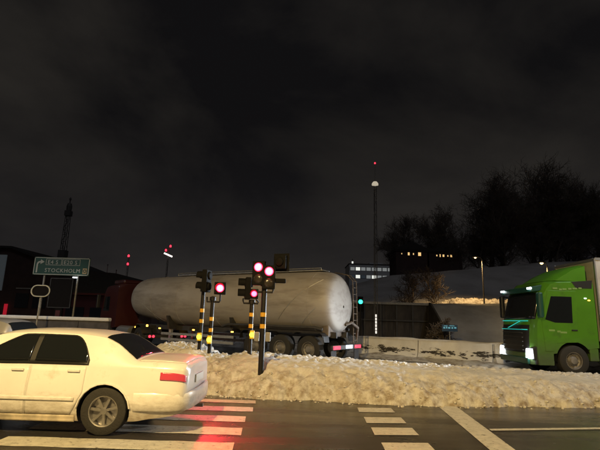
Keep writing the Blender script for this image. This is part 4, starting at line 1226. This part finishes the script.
t = thing('parapet', 'low grey parapet wall with a bright snow-white top behind the white sedan', 'wall', (-11.9, 22.2, 0), R(-4))
for k in range(4):
    MB().box((-2.25 + k * 1.5, 0, 0.63), (1.47, 0.22, 1.26)).build('wall_panel', M['dark_concrete'], t)
MB().box((0, -0.02, 1.34), (6.0, 0.36, 0.17)).build('snow_cap', M['snow_white'], t, bevel=0.05)

# small sign and shrub by the embankment
t = thing('small_sign', 'small dark sign with pale blue marks at the foot of the embankment', 'sign', (8.35, 25.2, 0))
MB().cyl((0, 0.03, 0), (0, 0.03, 1.3), 0.025, n=8).build('post', M['galv'], t)
MB().box((0, 0, 1.40), (0.86, 0.03, 0.36)).build('panel', M['blue_sign'], t)
for x, z, w_ in ((-0.30, 1.41, .10), (-0.17, 1.42, .07), (-0.03, 1.41, .12), (0.14, 1.41, .09), (0.30, 1.42, .12), (-0.22, 1.51, .20), (0.12, 1.52, .28)):
    MB().box((x, -0.02, z), (w_, 0.008, 0.085 if z < 1.45 else 0.03)).build('marking', M['blue_glow'], t)

# ================================================================ BARE TREES
def tree_meshes(seed, height, spread, levels=4, lean=0.0):
    rnd = random.Random(seed)
    trunk, crown = MB(), MB()
    def grow(p, d, length, r, lvl):
        n = 4 if lvl <= 1 else 3
        pts, rs = [p], [r]
        q, dd = p.copy(), d.copy()
        for i in range(n):
            dd = (dd + Vector((rnd.gauss(0, 1), rnd.gauss(0, 1), rnd.gauss(0.15, 0.6))) * (0.10 + 0.05 * lvl)).normalized()
            q = q + dd * (length / n)
            pts.append(q.copy()); rs.append(r * (1 - 0.45 * (i + 1) / n))
        (trunk if lvl == 0 else crown).tube(pts, rs, 8 if lvl == 0 else (5 if lvl < 2 else 3))
        if lvl >= levels:
            return
        k = {0: 13, 1: 9, 2: 7, 3: 6}.get(lvl, 3)
        for j in range(k):
            f = (0.20 if lvl == 0 else 0.15) + (0.85 if lvl else 0.80) * (j + rnd.random()) / k
            f = min(1.0, f)
            ii = min(int(f * n), n - 1); u = f * n - ii
            b = pts[ii].lerp(pts[ii + 1], u)
            br_ = rs[ii] * (1 - u) + rs[ii + 1] * u
            ax = dd.orthogonal().normalized()
            ax = Matrix.Rotation(rnd.uniform(0, 2 * math.pi), 3, dd) @ ax
            ang = R(rnd.uniform(28, 62)) * spread
            nd = (Matrix.Rotation(ang, 3, ax) @ dd)
            nd = (nd + Vector((0, 0, 0.18))).normalized()
            grow(b, nd, length * rnd.uniform(0.44, 0.64) * (1.12 - 0.35 * f if lvl == 0 else 1), max(0.021, br_ * rnd.uniform(0.42, 0.6)), lvl + 1)
    grow(Vector((0, 0, -0.4)), Vector((lean, 0, 1)).normalized(), height * 0.72, height * 0.019, 0)
    return trunk.mesh('trunk', M['bark'], smooth=60, fix=False), crown.mesh('crown', M['bark'], fix=False)
PT = [tree_meshes(3, 17, 1.0), tree_meshes(14, 16, 1.15, lean=0.08), tree_meshes(25, 14, 0.9, lean=-0.06)]
TREES = [  # x, y, scale, kind, turn, label
    (19.0, 84, 0.62, 2, 0.4, 'small bare tree at the left end of the hilltop row'),
    (22.5, 88, 0.74, 0, 2.1, 'slim bare tree left of the lit hilltop windows'),
    (26.5, 86, 0.78, 1, 4.0, 'bare tree standing over the lit hilltop windows'),
    (31.5, 90, 0.86, 2, 1.0, 'bare tree between the hilltop windows and the tall grove'),
    (35.5, 83, 0.98, 0, 5.1, 'tall bare tree at the left flank of the grove'),
    (40.0, 87, 1.12, 1, 3.1, 'broad bare tree in the left half of the grove'),
    (44.5, 84, 1.18, 0, 0.2, 'tallest bare tree in the middle of the grove'),
    (49.0, 88, 1.20, 2, 2.7, 'dense bare tree right of the tallest one'),
    (53.0, 83, 1.0, 1, 1.6, 'bare tree on the right slope of the grove'),
    (57.5, 86, 0.94, 0, 3.7, 'bare tree near the right edge of the picture'),
    (61.5, 90, 0.98, 2, 5.5, 'bare tree cut by the right edge of the picture'),
    (42.0, 93, 1.20, 2, 4.4, 'bare tree at the back of the grove, left of its middle'),
    (51.0, 94, 1.15, 0, 5.9, 'bare tree at the back of the grove, right of its middle'),
]
for x, y, s_, k, rz, lab in TREES:
    t = thing('bare_tree', lab, 'tree', (x, y, hill_h(x, y) - 0.1), rz, 'bare trees along the hilltop')
    t.scale = (s_, s_, s_)
    link_mesh('trunk', PT[k][0], t); link_mesh('crown', PT[k][1], t)
for k, (x, y, s_) in enumerate([(33.0, 82, .62), (37.5, 80, .58), (41.5, 81, .66), (46.0, 80, .60), (50.5, 81, .66), (55.0, 80, .6), (59.0, 82, .62), (63.0, 84, .7), (38.5, 91, .8), (47.5, 92, .8), (55.5, 92, .8), (29.0, 83, .5), (24.0, 92, .55)]):
    t = thing('bare_tree', 'low bare tree in the dark undergrowth between the taller hilltop trees', 'tree', (x, y, hill_h(x, y) - 1.6), k * 1.9, 'undergrowth trees on the hilltop')
    t.scale = (s_ * 1.15, s_ * 1.15, s_)
    link_mesh('trunk', PT[k % 3][0], t); link_mesh('crown', PT[k % 3][1], t)
BUSH = tree_meshes(41, 2.2, 1.4, 3)
t = thing('bare_shrub', 'leafless shrub beside the small blue sign', 'shrub', (8.25, 26.3, 0.1), 0.6)
link_mesh('branches', BUSH[0], t); link_mesh('twigs', BUSH[1], t)
SAP = tree_meshes(55, 5.0, 1.1, 3)
for x, y, rz, lab in ((11.6, 47.0, 0.3, 'small bare tree on the hillside above the retaining wall'), (15.6, 50.5, 2.4, 'small bare tree left of the hillside street lamp')):
    t = thing('bare_tree', lab, 'tree', (x, y, hill_h(x, y) - 0.2), rz, 'small bare trees on the hillside')
    link_mesh('trunk', SAP[0], t); link_mesh('crown', SAP[1], t)

# ================================================================ BUILDINGS
def building(name, label, x0, x1, y, depth, z0, z1, wallm):
    t = thing(name, label, 'building', ((x0 + x1) / 2, y, z0))
    MB().box((0, depth / 2, (z1 - z0) / 2), (x1 - x0, depth, z1 - z0)).build('wall', wallm, t)
    MB().box((0, depth / 2, z1 - z0 + 0.12), (x1 - x0 + 0.5, depth + 0.5, 0.24)).build('roof', M['roof'], t)
    return t
def gable(t, w, depth, z, rise):
    MB().prism([(-w / 2 - 0.3, z - 0.05), (w / 2 + 0.3, z - 0.05), (w / 2 + 0.3, z + 0.08), (0, z + rise), (-w / 2 - 0.3, z + 0.08)], -0.35, depth + 0.35, 'Y').build('gable', M['roof'], t)
    MB().box((w * 0.22, depth * 0.4, z + rise * 0.75), (0.6, 0.6, 1.0)).build('chimney', M['facade_dark'], t)
def window(t, x, z, w, h, m):
    f = MB()
    for zz in (z - h / 2, z + h / 2):
        f.box((x, -0.03, zz), (w + 0.12, 0.12, 0.08))
    for xx in (x - w / 2, x + w / 2):
        f.box((xx, -0.03, z), (0.08, 0.12, h - 0.08))
    f = f.build('window', M['cap'], t)
    MB().box((x, -0.01, z), (w - 0.08, 0.04, h - 0.08)).build('pane', m, f)
# left: long dark block with a grey lit opening
t = thing('dark_hall', 'long dark brown hall with a grey lit opening at the far left', 'building', (-27.5, 42, 0))
MB().prism([(-18, 0), (10.2, 0), (10.2, 4.2), (6.0, 4.9), (3.6, 6.3), (0.6, 7.35), (-18, 7.45)], 0, 16, 'Y').build('wall', M['facade_dark'], t)
MB().prism([(-18.3, 7.47), (0.6, 7.37), (3.7, 6.32), (6.1, 4.92), (10.5, 4.21), (10.5, 4.36), (6.1, 5.08), (3.75, 6.5), (0.7, 7.56), (-18.3, 7.66)], -0.4, 16.2, 'Y').build('roof', M['roof'], t)
MB().box((-1.3, -0.04, 5.1), (3.0, 0.12, 3.3)).build('opening', M['screen'], t)
MB().box((-0.9, -0.12, 4.0), (1.1, 0.06, 0.55)).build('neon_sign', M['pink'], t)
MB().box((-0.8, -0.14, 3.58), (1.0, 0.06, 0.16)).build('light_bar', M['cool_win'], t)
for k in range(5):
    MB().box((2.2 + k * 1.6, -0.05, 3.7), (1.35, 0.10, 0.10)).build('ledge', M['cap'], t)
    MB().box((2.2 + k * 1.6, -0.03, 2.6), (1.2, 0.08, 1.3)).build('window', M['dark_win'], t)
MB().box((0.9, -0.16, 1.75), (0.28, 0.10, 1.0)).build('red_lamp', M['tail_dim'], t)
# red clad shed
t = thing('red_shed', 'low red-clad shed with a dark sloping roof left of the red cab', 'building', (-15.4, 38, 0))
MB().box((0, 5, 1.55), (8.6, 10, 3.1)).build('wall', M['facade_red'], t)
MB().prism([(-4.6, 3.1), (4.6, 3.1), (4.4, 3.45), (0.2, 4.95), (-2.2, 5.1), (-4.6, 4.4)], -0.4, 10.4, 'Y').build('roof', M['roof'], t)
for k in range(4):
    MB().box((-3.0 + k * 2.0, -0.04, 1.5), (1.5, 0.10, 1.2)).build('window', M['dark_win'], t)
MB().box((0, -0.46, 3.18), (9.0, 0.08, 0.16)).build('gutter', M['facade_red'], t)
# pale lit building on the horizon
t = building('office_block', 'pale flat-roofed block with cold lit windows beyond the tank', 18.9, 35.6, 168, 14, 10, 22.6, M['facade_pale'])
for r_, z in enumerate((8.0, 10.9)):
    for k in range(8):
        m = M['cool_win'] if k == 1 or (r_ == 0 and k in (4,)) else (M['half_win'] if r_ == 1 or k > 2 else M['dim_win'])
        window(t, -7.1 + k * 2.0, z, 1.7, 1.3, m)
MB().box((2.0, 4, 13.1), (5, 4, 1.0)).build('plant_room', M['facade_pale'], t)
MB().cyl((-6.8, 3, 12.6), (-6.8, 3, 15.0), 0.12, n=6).build('antenna', M['mast'], t)
MB().box((-6.8, 2.8, 13.0), (0.6, 0.3, 2.0)).build('lit_sign', M['cool_win'], t)
t = building('low_annex', 'low annex with a row of warm windows right of the pale block', 36.4, 41.5, 160, 10, 8, 19.0, M['facade_dark'])
for k in range(4):
    window(t, -1.9 + k * 1.25, 9.6, 0.95, 0.7, M['warm_win'])
# villas behind the trees
t = building('hilltop_house', 'dark hilltop house with three warm windows behind the bare trees', 17.4, 23.0, 80, 6, 8, 14.25, M['facade_dark'])
gable(t, 5.6, 6, 6.52, 1.5)
for x, w_, h_ in ((-0.55, 0.40, 0.6), (0.3, 0.26, 0.4), (1.4, 0.6, 0.7), (-1.8, 0.22, 0.3)):
    window(t, x, 5.75, w_, h_, M['warm_win'])
t = building('hilltop_house', 'dark hilltop house with a row of small warm windows left of the grove', 23.6, 29.6, 81, 6, 8, 14.3, M['facade_dark'])
gable(t, 6.0, 6, 6.57, 1.3)
for x, w_, h_ in ((-1.6, .30, .35), (-1.0, .26, .6), (-0.4, .40, .5), (0.4, .30, .35), (1.0, .42, .55)):
    window(t, x, 5.75, w_, h_, M['warm_win'])

# ================================================================ STREET LAMPS
def street_lamp(label, x, y, z0, h, rz, energy, arm=0.8, color=WARM, glow='street_glow', cone=150, group=None, radius=0.16):
    t = thing('street_lamp', label, 'street lamp', (x, y, z0), rz, group)
    MB().cyl((0, 0, -0.2), (0, 0, h), 0.085, 0.05, n=12).build('pole', M['mast'], t, smooth=50)
    MB().tube([(0, 0, h - 0.05), (0.1, 0, h + 0.10), (arm * 0.5, 0, h + 0.18), (arm, 0, h + 0.2)], 0.03, 8).build('arm', M['mast'], t, smooth=60)
    MB().prism([(arm - 0.15, h + 0.16), (arm + 0.5, h + 0.16), (arm + 0.52, h + 0.22), (arm + 0.3, h + 0.30), (arm - 0.1, h + 0.27)], -0.13, 0.13, 'Y').build('lamp_head', M['mast'], t, bevel=0.03)
    MB().lathe([(0.11, 0.03), (0.105, -0.03), (0.06, -0.075), (0.002, -0.085)], (arm + 0.2, 0, h + 0.14), 'Z', 16).build('lamp_glass', M[glow], t, smooth=60)
    lamp('lamp_light', 'SPOT', t, (arm + 0.2, 0, h - 0.05), energy, color, radius, aim=(0, 0, -1), cone=cone, blend=0.35)
    return t
M['white_glow'] = mat('white_lamp_glass', (0.8, 0.8, 0.8), 0.3, emit=(0.95, 0.97, 1.0), es=12.0)
street_lamp('warm street lamp on the near pavement behind the viewer', -3.8, -5.0, 0.1, 10.0, R(90), 11500, arm=1.6, cone=172)
street_lamp('warm street lamp on the near pavement right of the viewer', 14.0, -7.0, 0.1, 11.0, R(90), 3300, arm=1.6, cone=172)
street_lamp('white street lamp on the snowy island beyond the right edge', 12.8, 12.2, 0.3, 8.0, R(90), 1100, arm=0.8, color=COOL, glow='white_glow', cone=165)
street_lamp('unseen white lamp added beyond the left edge by the far roadway', -21.0, 15.5, 0.0, 8.0, R(20), 1100, arm=1.2, color=COOL, glow='white_glow', cone=165)  # out of view, added to light the parapet and left background
street_lamp('thin street lamp lighting the snow on the hillside', 19.5, 47.6, 3.6, 4.9, R(180), 1500, arm=0.5, color=(1.0, 0.62, 0.24))
street_lamp('street lamp glowing just above the green cab', 18.3, 33.0, 3.0, 3.05, R(200), 300, arm=0.3)
mb = MB()
mb.grid([[(x, y, (3.35 + (0.95 * sm((x - 12.5) / 6) * sm((y - 47.4) / 1.6) + 0.30 * fbm(x * 1.4, y * 1.4, 3) + 0.16 * fbm(x * 4, y * 4, 3)) * sm((y - 47.4) / 0.5)) if y < 51 else 3.0) for x in [12.5 + i * 0.12 for i in range(125)]] for y in [47.4 + j * 0.12 for j in range(31)]])
structure(mb.build('snow_ridge', M['snow'], smooth=180))

# ================================================================ DISTANT MASTS
t = thing('telecom_tower', 'tall thin telecom tower rising behind the green motorway sign', 'tower', (-63.3, 120, 0))
t.scale = (0.72, 0.72, 1.0)
mb = MB()
for x, y in ((-1, -1), (1, -1), (1, 1), (-1, 1)):
    mb.cyl((x * 1.1, y * 1.1, 0), (x * 0.6, y * 0.6, 29.5), 0.16, 0.12, n=5)
mb.build('tower_leg', M['mast'], t)
mb = MB()
for k in range(16):
    z = k * 1.85; a = 1.1 - 0.5 * z / 29.5; b = 1.1 - 0.5 * (z + 1.85) / 29.5
    s_ = 1 if k % 2 else -1
    mb.cyl((-a * s_, -a, z), (b * s_, -b, z + 1.85), 0.09, n=4); mb.cyl((a, -a * s_, z), (b, b * s_, z + 1.85), 0.09, n=4)
    mb.cyl((-a, -a * s_, z), (-b, b * s_, z + 1.85), 0.09, n=4); mb.cyl((-b, -b, z + 1.85), (b, -b, z + 1.85), 0.08, n=4)
mb.build('tower_brace', M['mast'], t)
MB().box((0, 0, 16.5), (2.6, 2.6, 3.0)).build('lower_platform', M['mast'], t)
MB().box((0, 0, 28.2), (2.1, 2.1, 1.4)).build('upper_platform', M['mast'], t)
MB().lathe([(0.9, -1.0), (1.0, 0.5), (0.7, 1.3), (0.002, 1.4)], (0, 0, 29.7), 'Z', 12).build('antenna_drum', M['mast'], t)
MB().cyl((0, 0, 30), (0, 0, 32.0), 0.25, n=6).build('antenna', M['mast'], t)
MB().lathe([(0.3, -0.4), (0.45, 0.1), (0.2, 0.5), (0.002, 0.6)], (0, 0, 32.2), 'Z', 8).build('tip', M['mast'], t)
def far_mast(label, x, y, top, lights, extra=None, cat='mast'):
    t = thing('radio_mast', label, cat, (x, y, 0))
    mb = MB()
    for dx, dy in ((-0.45, 0), (0.45, 0), (0, 0.7)):
        mb.cyl((dx, dy, 0), (dx * 0.6, dy * 0.6, top), 0.09, n=4)
    for k in range(int(top / 1.6)):
        s_ = 1 if k % 2 else -1
        mb.cyl((-0.42 * s_, 0, k * 1.6), (0.42 * s_, 0, k * 1.6 + 1.6), 0.05, n=4)
    mb.build('lattice', M['mast'], t)
    for dx, z in lights:
        MB().lathe([(0.45, -0.5), (0.5, 0.2), (0.2, 0.6), (0.002, 0.65)], (dx, -0.3, z), 'Z', 10).build('beacon', M['red_beacon'], t, smooth=50)
    return t
far_mast('distant mast with two red lights, one above the other', -83.6, 220, 30.5, ((0, 29.9), (0, 25.9)))
t = far_mast('distant crane mast with red lights and a lit white jib', -64.4, 220, 35.0, ((0.9, 35.3), (-1.2, 33.2)), cat='crane')
MB().box((0.2, -0.6, 30.9), (4.4, 0.5, 0.75), ry=R(22)).build('lit_jib', M['crane_light'], t)
for lab, x, top, r_ in (('thin pale pole left of the two-light mast', -93.0, 25.0, 0.30), ('short dark pole beside the two-light mast', -88.9, 22.5, 0.28)):
    t = thing('distant_pole', lab, 'pole', (x, 220, 0))
    MB().cyl((0, 0, 0), (-0.4 if r_ > .29 else 0, 0, top), r_, 0.2, n=6).build('shaft', M['cap'] if r_ > .29 else M['mast'], t)
    MB().lathe([(0.3, 0), (0.34, 0.3), (0.002, 0.5)], (-0.4 if r_ > .29 else 0, 0, top), 'Z', 8).build('tip', M['mast'], t)
